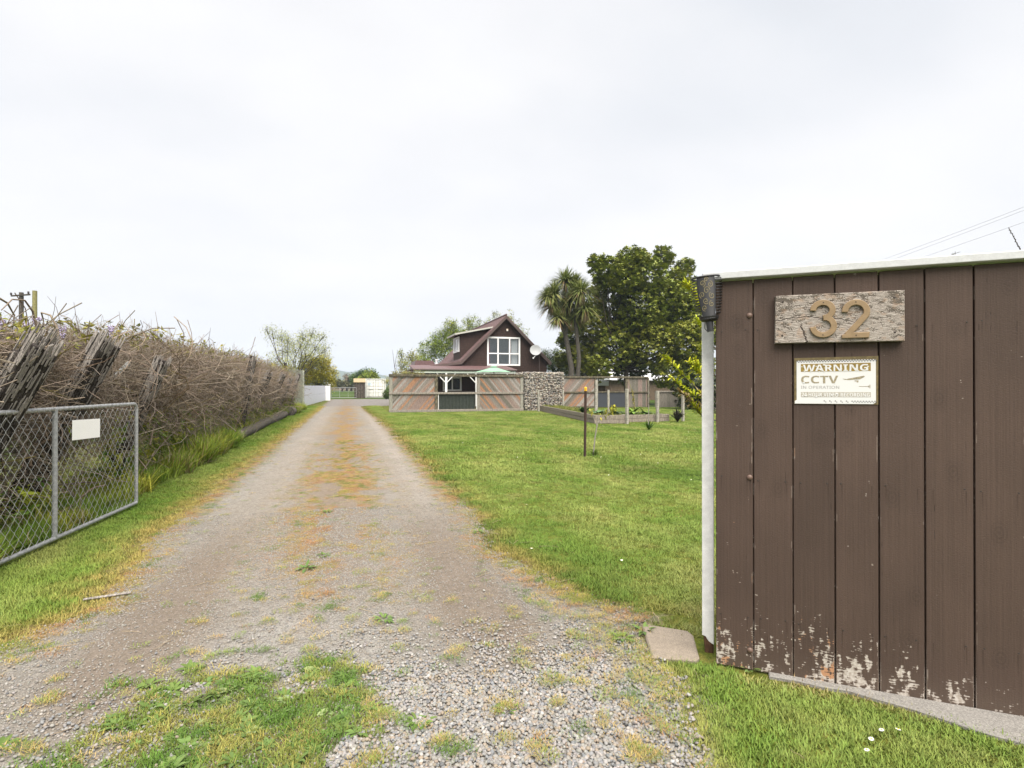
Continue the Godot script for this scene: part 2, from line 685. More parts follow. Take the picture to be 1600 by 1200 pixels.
func pebble(sd: int) -> ArrayMesh:
	var r := RandomNumberGenerator.new()
	r.seed = sd
	var g := Geo.new()
	var dirs := []
	for i in 12:
		dirs.append([Vector3(r.randf_range(-1, 1), r.randf_range(-1, 1), r.randf_range(-1, 1)).normalized(), r.randf_range(0.55, 0.88)])
	var rings := 5
	var segs := 8
	for i in rings + 1:
		var ph := PI * i / rings
		for j in segs + 1:
			var th := TAU * (j % segs) / segs
			var q := Vector3(sin(ph) * cos(th), cos(ph), sin(ph) * sin(th))
			var w := 1.0
			for d in dirs:
				var k: float = q.dot(d[0])
				if k > d[1]:
					w = minf(w, d[1] / k)
			g.vert(Vector3(q.x, q.y * 0.62, q.z * 0.8) * w, Vector3(q.x, q.y * 1.5, q.z * 1.2).normalized(), Vector2(j, i))
	for i in rings:
		for j in segs:
			var a: int = i * (segs + 1) + j
			if i > 0:
				g.tri(a, a + 1, a + segs + 2)
			if i < rings - 1:
				g.tri(a, a + segs + 2, a + segs + 1)
	return g.mesh(M.pebble)


func seen(u: float, v: float, slack: float = 0.25) -> bool:
	# is this spot of ground within the photograph's view (kept a little wider)?
	var d := u * 0.2874 + v * 0.9578
	var x := u * 0.9578 - v * 0.2874
	return d > 0.6 and absf(x) < d * 0.945 + slack + 0.35 and d > 1.75 - slack


func grass_xf(u: float, v: float, s: float) -> Transform3D:
	var b := Basis(Vector3.UP, rf(0, TAU)).scaled(Vector3(s, s * rf(0.75, 1.25), s))
	return Transform3D(b, Vector3(u, 0.0, -v))


func lawn_color(u: float, v: float) -> Color:
	var a := nz1.get_noise_2d(u * 0.8, v * 0.45)
	var b := nz2.get_noise_2d(u * 0.6, v * 0.6)
	var c := lin(0.15, 0.235, 0.042).lerp(lin(0.30, 0.335, 0.10), clampf(0.36 + 0.9 * a + 0.6 * b, 0.0, 1.0))
	c = c.lerp(lin(0.085, 0.16, 0.026), clampf(-0.15 - a * 0.8 + b * 0.7, 0.0, 0.7))
	c = c.lerp(lin(0.30, 0.25, 0.11), 0.38 * smoothstep(0.28, 0.55, nz2.get_noise_2d(u * 0.45 + 33.0, v * 0.35)))
	return c


func on_bed(u: float, v: float) -> bool:
	return (u > 8.6 + (v - 18.3) * 0.14 and u < 9.95 + (v - 18.3) * 0.14 and v > 18.0 and v < 30.0) or (u > 10.2 and u < 12.3 and v > 18.6 and v < 20.8)


func scatter_lawn() -> void:
	var meshes := [tuft(28, 0.06, 0.014, 0.042, 0.0034, 1.0), tuft(28, 0.065, 0.016, 0.05, 0.0032, 1.2), tuft(40, 0.15, 0.03, 0.065, 0.007, 0.7)]
	var xs := [[], [], []]
	var cs := [[], [], []]
	var sets := [[1.0, 6.0, 2.0, 5.0, 9500, 0], [1.0, 8.0, 5.0, 9.0, 9500, 0], [1.0, 13.0, 8.0, 17.0, 9000, 2], [0.9, 21.0, 16.0, 31.0, 12000, 2], [0.8, 2.4, 28.5, 39.5, 1800, 2]]
	for q in sets:
		for i in q[4]:
			var u := rf(q[0], q[1])
			var v := rf(q[2], q[3])
			var d: float = u - edge_right(v)
			if d < -0.03 or not seen(u, v) or on_bed(u, v) or (v > 28.9 and u > 1.95 and u < 12.0):
				continue
			if v < 3.0 and u > 1.4 and (u - 1.76) * -0.62 + (2.32 - v) * 0.785 > -0.3 and v < 2.62:
				continue
			if d < 0.14 and rng.randf() < 0.45:
				continue
			# dug soil round the slab and post
			if Vector2(u - 1.75, v - 2.75).length() < 0.24 and rng.randf() < 0.75:
				continue
			var k: int = q[5] if q[5] == 2 else rng.randi() % 2
			var c := lawn_color(u, v)
			var edge := smoothstep(0.45, 0.0, d)
			if edge > 0.0:
				var dark := smoothstep(0.0, 0.3, nz1.get_noise_2d(u * 2.0 + 4.0, v * 2.0) + 0.1)
				c = c.lerp(lin(0.31, 0.22, 0.075), edge * 0.75 * (1.0 - dark)).lerp(lin(0.075, 0.115, 0.018), edge * 0.7 * dark)
			c = vary(c, 0.2)
			xs[k].append(grass_xf(u, v, rf(0.7, 1.15) * (1.0 + 0.5 * maxf(nz2.get_noise_2d(u * 0.7 + 60.0, v * 0.7), -0.3)) * lerpf(1.0, 1.25, smoothstep(0.5, 0.2, d))))
			cs[k].append(c)
	for k in 3:
		var o := multi("lawn_grass", meshes[k], M.grass, xs[k], cs[k], self)
		tag(o, ["short mown grass of the lawn right of the driveway", "short mown grass of the lawn, finer blades", "short mown grass of the lawn towards the wooden fence"][k], "grass")
	# the verge below the hedge
	xs = [[], [], []]
	cs = [[], [], []]
	for q in [[-3.6, -1.2, 3.0, 7.5, 9000, 0], [-3.6, -1.3, 7.0, 16.0, 7000, 0], [-3.2, -1.4, 15.0, 40.0, 4500, 2]]:
		for i in q[4]:
			var u := rf(q[0], q[1])
			var v := rf(q[2], q[3])
			var d: float = edge_left(v) - u
			if d < -0.06 or not seen(u, v, 0.4):
				continue
			if d < 0.2 and rng.randf() < 0.5:
				continue
			var k: int = q[5] if q[5] == 2 else rng.randi() % 2
			var c := lawn_color(u * 1.5, v).lerp(lin(0.12, 0.21, 0.02), 0.35)
			c = c.lerp(lin(0.36, 0.27, 0.09), smoothstep(0.42, 0.03, d + 0.25 * nz2.get_noise_2d(u, v)) * 0.8)
			xs[k].append(grass_xf(u, v, rf(0.75, 1.3)))
			cs[k].append(vary(c, 0.2))
	for k in 3:
		var o := multi("verge_grass", meshes[k], M.grass, xs[k], cs[k], self)
		tag(o, ["bright grass verge between the hedge and the gravel", "bright grass verge beside the chain link gate", "grass verge along the log and green panel"][k], "grass")
	# grass in front of the brown fence, close to the viewer
	xs = [[], []]
	cs = [[], []]
	for i in 8500:
		var u := rf(0.75, 3.0)
		var v := rf(0.9, 2.75)
		var n := (u - 1.76) * -0.6196 + (2.32 - v) * 0.7849
		if n < 0.02 or u < edge_right(v) - 0.06 + 0.1 * nz2.get_noise_2d(u * 2.0, v * 2.0) or not seen(u, v):
			continue
		var s := (u - 1.76) * 0.7849 + (2.32 - v) * 0.6196
		if s > 0.28 and n < strip_edge(s) - 0.01:
			continue
		if u > 1.5 and u < 1.84 and v > 2.4 and n < 0.24 and s < 0.0 and rng.randf() < 0.8:
			continue
		var c := lawn_color(u * 2.0, v * 2.0).lerp(lin(0.12, 0.20, 0.03), 0.4)
		c = c.lerp(lin(0.34, 0.27, 0.10), smoothstep(0.16, 0.0, u - edge_right(v)) * 0.5)
		if s > 0.1:
			var bare := smoothstep(0.11, 0.0, n - strip_edge(s)) * smoothstep(1.0, 0.6, s)
			if rng.randf() < bare * 0.75:
				continue
			c = c.lerp(lin(0.34, 0.25, 0.13), bare)
		var k := rng.randi() % 2
		xs[k].append(grass_xf(u, v, rf(0.6, 1.05)))
		cs[k].append(vary(c, 0.22))
	var near_t := [tuft(22, 0.05, 0.02, 0.05, 0.0032, 0.9), tuft(14, 0.045, 0.018, 0.04, 0.006, 1.1)]
	for k in 2:
		var o := multi("grass_strip", near_t[k], M.grass, xs[k], cs[k], self)
		tag(o, ["fine grass growing in front of the brown board fence", "broad bladed grass in front of the brown board fence"][k], "grass")


func scatter_drive() -> void:
	var weedm := [rosette(9, 0.075, 0.026, 0.35, 0.3), rosette(12, 0.06, 0.014, 0.55, 0.35, 0.6), rosette(7, 0.05, 0.026, 0.5, 0.5)]
	var near_t := [tuft(16, 0.05, 0.018, 0.055, 0.0035, 1.0), tuft(24, 0.035, 0.015, 0.04, 0.0022, 1.1)]
	var xs := [[], [], [], [], []]
	var cs := [[], [], [], [], []]
	# the weedy patch by the viewer
	for i in 8200:
		var u := rf(-1.4, 0.4)
		var v := rf(1.6, 3.2)
		var w := weed_patch(u, v)
		if rng.randf() > w or not seen(u, v):
			continue
		var k := rng.randi() % 12
		k = [3, 4, 3, 4, 1, 3, 4, 3, 4, 0, 3, 2][k]
		var dry := clampf(nz2.get_noise_2d(u * 1.5 + 30.0, v * 1.5) * 1.6 + 0.3, 0.0, 1.0)
		var c := lin(0.095, 0.175, 0.03).lerp(lin(0.30, 0.28, 0.08), dry)
		if k < 3:
			c = lin(0.115, 0.175, 0.05)
			if rng.randf() < 0.1:
				c = lin(0.22, 0.27, 0.12)
			if rng.randf() < 0.62:
				continue
		var b := Basis.from_euler(Vector3(rf(-0.2, 0.2), rf(0, TAU), rf(-0.2, 0.2))).scaled(Vector3.ONE * (rf(0.4, 0.9) if k < 3 else rf(0.55, 1.15)))
		xs[k].append(Transform3D(b, Vector3(u, 0.008, -v)))
		cs[k].append(vary(c, 0.25))
	# moss and dry tufts along the middle, the margins and between the stones
	for i in 62000:
		var u := rf(-1.8, 1.75)
		var v := 1.6 + 13.0 * pow(rng.randf(), 1.7)
		if u < edge_left(v) or u > edge_right(v) or not seen(u, v):
			continue
		var m := moss(u, v)
		var din := minf(u - edge_left(v), edge_right(v) - u)
		var mg := smoothstep(0.4, 0.0, din + 0.2 * nz2.get_noise_2d(u, v)) * smoothstep(2.2, 3.4, v)
		var spot := smoothstep(0.26, 0.45, nz2.get_noise_2d(u * 1.8 + 50.0, v * 1.8)) * 0.8
		var rimr := smoothstep(0.5, 0.0, edge_right(v) - u + 0.5 * nz2.get_noise_2d(u * 1.3, v * 1.3)) * smoothstep(3.8, 3.2, v) * smoothstep(1.8, 2.3, v)
		var trk := maxf(exp(-pow((u + 1.08) / 0.32, 2.0)), exp(-pow((u - 0.8) / 0.28, 2.0))) * smoothstep(2.9, 3.8, v)
		var p := maxf(maxf(m * 0.75, rimr * 0.6), maxf(mg * 0.8, spot)) * (1.0 - 0.93 * trk)
		if rng.randf() > p:
			continue
		var t := nz2.get_noise_2d(u * 0.9 + 7.0, v * 0.9) + 0.4 * nz3.get_noise_2d(u, v)
		var c := lin(0.34, 0.195, 0.095) if t < -0.12 else (lin(0.36, 0.27, 0.10) if t < 0.24 else lin(0.22, 0.24, 0.05))
		if maxf(spot, rimr) > 0.2 and m < 0.3 and mg < 0.3:
			c = lin(0.38, 0.29, 0.11) if rng.randf() < 0.6 else lin(0.2, 0.26, 0.06)
		if nz2.get_noise_2d(u * 1.2 + 77.0, v * 0.8) > 0.27:
			c = lin(0.10, 0.17, 0.03)
		var s := rf(0.5, 1.05)
		var b := Basis(Vector3.UP, rf(0, TAU)).scaled(Vector3(s, s * (0.55 if v > 4.0 else 0.8), s))
		xs[4].append(Transform3D(b, Vector3(u, 0.007 + 0.016 * loose(u, v), -v)))
		cs[4].append(vary(c, 0.25))
	var names := ["weeds", "weeds", "weeds", "weed_grass", "dry_moss"]
	var lab := ["low broadleaf weeds in the grassy patch on the gravel", "narrow leaved weeds in the grassy patch on the gravel", "small clover like weeds on the gravel", "ragged grass of the weedy patch in the gravel", "dry yellow and rusty tufts of moss along the driveway"]
	for k in 5:
		var me: ArrayMesh = weedm[k] if k < 3 else near_t[k - 3]
		var o := multi(names[k], me, M.grass, xs[k], cs[k], self)
		tag(o, lab[k], "weeds" if k < 4 else "moss")
	# pebbles
	var px := [[], [], []]
	var pc := [[], [], []]
	for i in 210000:
		var u := rf(-2.0, 2.1)
		var v := 1.3 + 5.2 * pow(rng.randf(), 1.25)
		if u < edge_left(v) + 0.02 or u > edge_right(v) + 0.05 * nz3.get_noise_2d(u, v) + 0.02 or not seen(u, v):
			continue
		if moss(u, v) > 0.35 and rng.randf() < 0.7:
			continue
		var w := loose(u, v) * clampf(0.70 + 0.9 * nz2.get_noise_2d(u * 0.8 + 11.0, v * 0.8) + 0.6 * smoothstep(2.9, 2.2, v), 0.0, 1.0)
		var left := smoothstep(3.7, 2.6, v) * smoothstep(-0.3, -0.9, u) * 0.6
		var trk := maxf(exp(-pow((u + 1.05) / 0.30, 2.0)), exp(-pow((u - 0.78) / 0.30, 2.0))) * smoothstep(2.5, 3.3, v)
		if rng.randf() < 0.85 * trk:
			continue
		if edge_right(v) - u < 0.22 and v < 3.5 and rng.randf() < 0.5:
			continue
		var big := rng.randf() < maxf(w * w, left * 0.4)
		if not big and rng.randf() > 0.62:
			continue
		if big and rng.randf() > maxf(w, left) * 1.2:
			continue
		var r := 0.0036 * exp(rf(-0.3, 0.55)) * (1.0 + 0.08 * v)
		if big:
			r = 0.0086 * exp(rf(-0.35, 0.42)) * lerpf(0.8, 1.05, w)
		var b := Basis.from_euler(Vector3(rf(-0.5, 0.5), rf(0, TAU), rf(-0.5, 0.5))).scaled(Vector3.ONE * r)
		var t := rng.randf()
		var c := lin(0.31, 0.297, 0.28).lerp(lin(0.43, 0.41, 0.385), rng.randf())
		if t < 0.2:
			c = lin(0.27, 0.275, 0.285)
		elif t < 0.24:
			c = lin(0.17, 0.175, 0.185)
		elif t < 0.45:
			c = lin(0.36, 0.30, 0.235)
		elif t > 0.97:
			c = lin(0.50, 0.49, 0.47)
		if not big:
			c = c.lerp(lin(0.34, 0.315, 0.28), 0.6)
		var k := rng.randi() % 3
		px[k].append(Transform3D(b, Vector3(u, 0.006 + r * rf(0.1, 0.55) + (rf(0.0, 0.006) if big else 0.0), -v)))
		pc[k].append(vary(c, 0.15))
	for k in 3:
		var o := multi("gravel", pebble(100 + k * 7), M.pebble, px[k], pc[k], self)
		tag(o, ["loose grey pebbles of the driveway", "loose grey and tan gravel stones of the driveway", "loose angular gravel of the driveway"][k], "gravel")
	# straws
	var sx := []
	var scol := []
	var sg := Geo.new()
	sg.tube([Vector3(-0.5, 0, 0), Vector3(-0.15, 0.03, 0.03), Vector3(0.2, 0.02, -0.02), Vector3(0.5, 0, 0.05)], [0.012, 0.014, 0.012, 0.006], 4)
	for i in 150:
		var u := rf(-1.9, 1.8)
		var v := 1.6 + 5.0 * pow(rng.randf(), 1.3)
		if not seen(u, v):
			continue
		var s := rf(0.05, 0.2)
		sx.append(Transform3D(Basis(Vector3.UP, rf(0, TAU)).scaled(Vector3(s, s * 0.6, s * 0.6)), Vector3(u, 0.014, -v)))
		scol.append(vary(lin(0.42, 0.33, 0.2), 0.25))
	var o2 := multi("straw_litter", sg.mesh(M.pebble), M.pebble, sx, scol, self)
	tag(o2, "dry straws lying about on the gravel", "straw")
	# daisies of the lawn
	var dg := Geo.new()
	dg.colored = true
	daisy_geo(dg)
	sx = []
	for i in 420:
		var u := rf(1.4, 12.0)
		var v := 3.2 + 16.0 * pow(rng.randf(), 0.8)
		if u < edge_right(v) + 0.25 or not seen(u, v) or nz2.get_noise_2d(u * 0.5, v * 0.5) < 0.1 or on_bed(u, v):
			continue
		sx.append(Transform3D(Basis.from_euler(Vector3(rf(-0.4, 0.4), rf(0, TAU), rf(-0.4, 0.4))), Vector3(u, 0.035, -v)))
	o2 = multi("lawn_daisies", dg.mesh(M.grass), M.grass, sx, [], self)
	tag(o2, "tiny white daisies dotted over the lawn", "daisies")


func daisy_geo(g: Geo) -> void:
	g.cur = Color(0.85, 0.85, 0.82)
	for i in 12:
		var a := TAU * i / 12.0
		g.blade(Vector3(cos(a), 0, sin(a)) * 0.002, Vector3(cos(a), 0.15, sin(a)), 0.009, 0.004, 0.15, 2, 0.8)
	g.cur = Color(0.75, 0.5, 0.03)
	g.blob(Vector3(0, 0.001, 0), Vector3(0.0035, 0.002, 0.0035), 4, 8, 0.0, rng)
	g.cur = Color(0.1, 0.2, 0.03)
	g.tube([Vector3(0, 0, 0), Vector3(0.002, -0.035, 0.002)], [0.0009, 0.0011], 4)


# ------------------------------------------------------------------ the brown board fence on the right, with what hangs on it
func fence_textures() -> void:
	var w := 700
	var h := 1000
	var sk := stretched(512, 512, 20, 0.09, 41).get_data()
	var fine := stretched(512, 512, 60, 0.3, 42).get_data()
	var saw := seamless(512, 512, 0.05, 43)
	saw.resize(96, 512, Image.INTERPOLATE_BILINEAR)
	saw.resize(512, 512, Image.INTERPOLATE_CUBIC)
	var swd := stretched(512, 512, 512, 0.4, 44)
	swd.rotate_90(CLOCKWISE)
	var rough := swd.get_data()
	var pn := FastNoiseLite.new()
	pn.seed = 45
	pn.frequency = 1.0
	pn.fractal_octaves = 4
	var by := PackedByteArray()
	by.resize(w * h * 3)
	var hg := PackedByteArray()
	hg.resize(w * h)
	var tone := []
	var knots := []
	for i in 27:
		knots.append(Vector2(rf(0.03, 0.145), rf(0.15, 1.85)))
	for i in 9:
		tone.append(rf(0.94, 1.05))
	for j in h:
		var y := (j + 0.5) / h * 2.0
		for i in w:
			var s := (i + 0.5) / w * 1.4
			var bi := int(s / 0.174)
			var inb := s - bi * 0.174
			var a: int = (int(s * 900.0) + bi * 131) % 512
			var b: int = (int(y * 250.0) + bi * 77) % 512
			var g1 := sk[b * 512 + a] / 255.0
			var g2 := fine[((b * 2) % 512) * 512 + (a * 2) % 512] / 255.0
			var g3 := rough[(int(y * 900.0) % 512) * 512 + int(s * 160.0) % 512] / 255.0
			var k: float = tone[bi] * (0.93 + 0.10 * g1 + 0.05 * g2 + 0.05 * g3)
			var crack := smoothstep(0.17, 0.08, g1) * smoothstep(0.5, 0.35, g2) * smoothstep(-0.1, 0.25, pn.get_noise_2d(bi * 5.0 + inb * 6.0, y * 1.1))
			for kn in 3:
				var ky: float = knots[(bi * 3 + kn) % 27].y
				var kd := Vector2((inb - knots[(bi * 3 + kn) % 27].x) / 0.022, (y - ky) / 0.034).length()
				if kd < 2.2:
					k *= 1.0 - 0.09 * smoothstep(2.2, 0.4, kd) * (0.6 + 0.4 * sin(kd * 11.0))
			k *= 1.0 - 0.45 * crack
			var c := Color(0.282, 0.231, 0.205) * k * (1.0 + 0.10 * pn.get_noise_2d(s * 1.6 + bi * 9.0, y * 1.3))
			# worn paint near the ground and along some board edges
			var low := smoothstep(0.60 if bi < 4 else 0.34, 0.0, y + 0.04 + 0.10 * pn.get_noise_1d(bi * 7.0))
			var gate := pn.get_noise_2d(s * 5.0 + 31.0, y * 2.4)
			var q := 0.55 * pn.get_noise_2d(s * 30.0, y * 13.0) + 0.38 * pn.get_noise_2d(s * 16.0 + 9.0, y * 110.0) + 0.55 * gate
			var edge := smoothstep(0.012, 0.0, minf(inb, 0.174 - inb))
			var ph := smoothstep(0.02, 0.06, q - lerpf(0.66, 0.06, pow(low, 0.75)) + edge * low * 0.22)
			if edge > 0.1 and pn.get_noise_2d(bi * 11.0 + 3.0, y * 3.0) > 0.28:
				ph = maxf(ph, smoothstep(0.0, 0.1, pn.get_noise_2d(s * 60.0, y * 8.0)) * edge)
			var pc := Color(0.73, 0.705, 0.675).lerp(Color(0.58, 0.54, 0.50), clampf(0.4 + pn.get_noise_2d(s * 50.0, y * 50.0), 0.0, 1.0))
			if bi == 0 or bi == 2:
				pc = pc.lerp(Color(0.66, 0.50, 0.38), smoothstep(0.1, 0.3, pn.get_noise_2d(s * 14.0 + 60.0, y * 10.0)))
			c = c.lerp(pc, clampf(ph, 0.0, 1.0))
			for ny in [1.674, 0.945, 0.27]:
				for e in [0.028, 0.146]:
					if absf(inb - e) < 0.004 and y < ny and y > ny - 0.12:
						c = c.lerp(Color(0.16, 0.12, 0.10), 0.35 * smoothstep(0.12, 0.0, ny - y) * smoothstep(0.004, 0.001, absf(inb - e)))
			var dirty := smoothstep(0.16, 0.0, y) * 0.5
			c = c.lerp(Color(0.33, 0.29, 0.25), dirty * (1.0 - ph))
			var gp := (j * w + i) * 3
			by[gp] = int(clampf(c.r, 0, 1) * 255)
			by[gp + 1] = int(clampf(c.g, 0, 1) * 255)
			by[gp + 2] = int(clampf(c.b, 0, 1) * 255)
			hg[j * w + i] = int(clampf(0.42 + 0.18 * g1 + 0.12 * g2 + 0.22 * g3 - 0.4 * crack - 0.15 * ph, 0, 1) * 255)
	T.fence = tex_from(by, w, h)
	T.fence_n = normal_of(Image.create_from_data(w, h, false, Image.FORMAT_L8, hg), 2.2)
	# the weathered board that carries the number: greyed wood under flakes of old whitewash
	w = 420
	h = 190
	by.resize(w * h * 3)
	hg.resize(w * h)
	for j in h:
		for i in w:
			var x := float(i) / w
			var y := float(j) / h
			var a := pn.get_noise_2d(x * 9.0, y * 9.0 + 20.0)
			var b := pn.get_noise_2d(x * 14.0 + 5.0, y * 60.0)
			var d := pn.get_noise_2d(x * 70.0, y * 42.0)
			var c := Color(0.52, 0.485, 0.455).lerp(Color(0.67, 0.64, 0.61), clampf(0.5 + 1.2 * b + 0.5 * a, 0, 1))
			var spots := smoothstep(0.08, 0.42, 0.75 * d + 0.95 * a + 0.40 * (y - 0.55) + 0.5 * smoothstep(0.12, 0.0, absf(x - 0.06)) * 0.4 + 0.2 * smoothstep(0.12, 0.0, absf(x - 0.95)))
			c = c.lerp(Color(0.27, 0.24, 0.21), 0.8 * spots)
			c = c.lerp(Color(0.58, 0.48, 0.40), 0.4 * smoothstep(0.15, 0.45, pn.get_noise_2d(x * 8.0 + 40.0, y * 6.0)))
			var crk := absf(y - 0.47 - 0.06 * sin(x * 7.0) - 0.05 * pn.get_noise_1d(x * 9.0))
			var ck := smoothstep(0.012, 0.002, crk) * smoothstep(0.75, 0.5, x)
			ck = maxf(ck, smoothstep(0.010, 0.002, absf(x - 0.20 + 0.12 * (y - 0.5) + 0.02 * pn.get_noise_1d(y * 14.0))) * smoothstep(0.45, 0.3, y))
			c = c.lerp(Color(0.16, 0.13, 0.11), 0.85 * ck)
			var gp := (j * w + i) * 3
			by[gp] = int(clampf(c.r, 0, 1) * 255)
			by[gp + 1] = int(clampf(c.g, 0, 1) * 255)
			by[gp + 2] = int(clampf(c.b, 0, 1) * 255)
			hg[j * w + i] = int(clampf(0.55 + 0.3 * b + 0.2 * d - 0.25 * spots - 0.5 * ck, 0, 1) * 255)
	T.number = tex_from(by, w, h)
	T.number_n = normal_of(Image.create_from_data(w, h, false, Image.FORMAT_L8, hg), 3.0)


func text(called: String, words: String, parent: Node, m: Material, x0: float, x1: float, y0: float, y1: float, z: float, weight: int = 700) -> void:
	var f := SystemFont.new()
	f.font_names = PackedStringArray(["Droid Sans"])
	f.font_weight = weight
	var t := TextMesh.new()
	t.font = f
	t.font_size = 64
	t.pixel_size = 0.001
	t.depth = 0.004
	t.curve_step = 2.0
	t.text = words
	t.material = m
	var box := t.get_aabb()
	var o := part_mesh(called, t, parent)
	var sx := (x1 - x0) / maxf(box.size.x, 0.001)
	var sy := (y1 - y0) / maxf(box.size.y, 0.001)
	o.scale = Vector3(sx, sy, 0.2)
	o.position = Vector3(x0 - box.position.x * sx, y0 - box.position.y * sy, z)


func arc(c: Vector2, rx: float, ry: float, a0: float, a1: float, k: int) -> PackedVector2Array:
	var p := PackedVector2Array()
	for i in k + 1:
		var a := deg_to_rad(lerpf(a0, a1, float(i) / k))
		p.append(c + Vector2(cos(a) * rx, sin(a) * ry))
	return p


func stroke(p: PackedVector2Array, r: float) -> PackedVector2Array:
	var o := Geometry2D.offset_polyline(p, r, Geometry2D.JOIN_MITER, Geometry2D.END_BUTT)
	return o[0]


func screw(parent: Node, at: Vector3, m: Material, r: float = 0.004) -> void:
	var g := Geo.new()
	g.lathe([Vector2(0.0001, 0.0015), Vector2(r * 0.6, 0.0012), Vector2(r, 0.0)], 10, Transform3D(Basis(Vector3.RIGHT, PI / 2), Vector3.ZERO))
	part("screw", g, m, parent, at)


func strip_edge(s: float) -> float:
	# how far the concrete strip reaches out from the boards
	return 0.03 + 0.165 * smoothstep(0.5, 1.15, s) + 0.022 * nz2.get_noise_1d(s * 2.0)


func build_fence() -> void:
	fence_textures()
	var paint := mat("brown_paint", Color(1, 1, 1), 0.62, {"tex": T.fence, "normal": T.fence_n, "bump": 0.8, "scale": Vector3(1 / 1.4, 1 / 2.0, 1), "spec": 0.35})
	var at := Vector3(1.76, 0, -2.32)
	var turn := deg_to_rad(-38.29)
	var f := thing("board_fence", "tall brown painted vertical board fence with white capping, paint peeling at its foot", "fence", at, turn)
	for i in 16:
		var g := Geo.new()
		var z := rf(-0.0015, 0.0015)
		var bot := rf(0.0, 0.018)
		g.cbox(Vector3(i * 0.174 + 0.087 + rf(-0.0008, 0.0008), 0.5 * (1.922 + bot), -0.0125 + z), Vector3(0.1695 + rf(-0.0015, 0.001), 1.922 - bot, 0.025), 0.0035)
		# the lip behind the next board
		g.cbox(Vector3(i * 0.174 + 0.168, 0.5 * (1.915 + bot), -0.0205), Vector3(0.03, 1.90 - bot, 0.007), 0.001)
		part("board", g, paint, f)
	var dark := mat("rail_wood", lin(0.07, 0.05, 0.04), 0.85, {"tex": T.grain, "tri": 1.0})
	for y in [0.3, 0.98, 1.66]:
		var g := Geo.new()
		g.cbox(Vector3(1.40, y, -0.052), Vector3(2.76, 0.1, 0.05), 0.004)
		part("rail", g, dark, f)
	for x in [0.9, 2.7]:
		var g := Geo.new()
		g.cbox(Vector3(x, 0.95, -0.13), Vector3(0.1, 1.9, 0.1), 0.005)
		part("back_post", g, dark, f)
	var white := mat("white_paint", lin(0.56, 0.57, 0.585), 0.5, {"tex": T.faint, "tri": 2.3})
	var g2 := Geo.new()
	g2.cbox(Vector3(1.36, 1.9465, -0.055), Vector3(2.84, 0.037, 0.18), 0.005)
	part("capping", g2, white, f)
	# nails punched below the paint
	var nail := mat("nail_hole", lin(0.03, 0.024, 0.02), 0.8)
	for i in 16:
		for y in [1.674, 0.945, 0.27]:
			for e in [0.028, 0.146]:
				if rng.randf() < 0.3:
					continue
				var g := Geo.new()
				g.lathe([Vector2(0.0001, 0.0006), Vector2(0.0032, 0.0004), Vector2(0.0038, 0.0)], 7, Transform3D(Basis(Vector3.RIGHT, PI / 2), Vector3.ZERO))
				part("nail", g, nail, f, Vector3(i * 0.174 + e + rf(-0.008, 0.008), y + rf(-0.008, 0.008), 0.0017))
	var bolt := mat("painted_bolt", lin(0.125, 0.078, 0.06), 0.5)
	for y in [1.745, 0.951, 0.105]:
		var g := Geo.new()
		g.lathe([Vector2(0.0001, 0.009), Vector2(0.006, 0.0082), Vector2(0.011, 0.0052), Vector2(0.0135, 0.001), Vector2(0.0135, 0.0)], 16, Transform3D(Basis(Vector3.RIGHT, PI / 2), Vector3.ZERO))
		part("bolt", g, bolt, f, Vector3(0.158, y, 0.001))
	# the white gate post behind the first board
	var post := thing("gate_post", "slim white painted timber post at the end of the brown fence, rotten at its foot", "post", at + Vector3(-0.0397 * 0.7849 + 0.15 * 0.6196, 0, -0.0397 * 0.6196 - 0.15 * 0.7849), turn)
	g2 = Geo.new()
	var wcol := mat("white_post", lin(0.88, 0.88, 0.88), 0.55, {"tex": T.faint, "tri": 3.1})
	var pf := PackedVector2Array([Vector2(-0.029, 0.09), Vector2(-0.012, 0.085), Vector2(0.003, 0.062), Vector2(0.018, 0.052), Vector2(0.029, 0.048), Vector2(0.029, 1.926), Vector2(-0.029, 1.926)])
	g2.prism(pf, -0.029, 0.029, 0.003)
	part("shaft", g2, wcol, post)
	var rotm := mat("rotten_foot", lin(0.15, 0.075, 0.04), 0.95, {"tex": T.grain, "tri": 3.0})
	g2 = Geo.new()
	g2.prism(PackedVector2Array([Vector2(-0.014, -0.05), Vector2(0.026, -0.05), Vector2(0.027, 0.055), Vector2(0.0, 0.07), Vector2(-0.024, 0.095), Vector2(-0.018, 0.03)]), -0.024, 0.024, 0.004)
	part("foot", g2, rotm, post)
	# concrete strip
	g2 = Geo.new()
	var conc := mat("concrete", lin(0.30, 0.285, 0.265), 0.92, {"tex": T.grit, "tri": 1.6, "normal": T.grit_n, "bump": 0.5})
	var pp := PackedVector2Array()
	for i in 26:
		var x := 0.24 + i * 0.11
		pp.append(Vector2(x, -strip_edge(x) - 0.012))
	pp.append(Vector2(2.99, 0.0))
	pp.append(Vector2(0.24, 0.0))
	g2.prism(pp, 0.0, 0.022, 0.005, Transform3D(Basis(Vector3.RIGHT, -PI / 2), Vector3.ZERO))
	var o := part("concrete_strip", g2, conc, self, at + Vector3(0, -0.004, 0))
	o.rotation.y = turn
	tag(o, "rough concrete footing strip along the foot of the brown fence", "", "", "structure")
	# stone slab beside the post
	g2 = Geo.new()
	var slabm := mat("slab", lin(0.33, 0.275, 0.215), 0.9, {"tex": T.grit, "tri": 2.6, "normal": T.grit_n, "bump": 0.5})
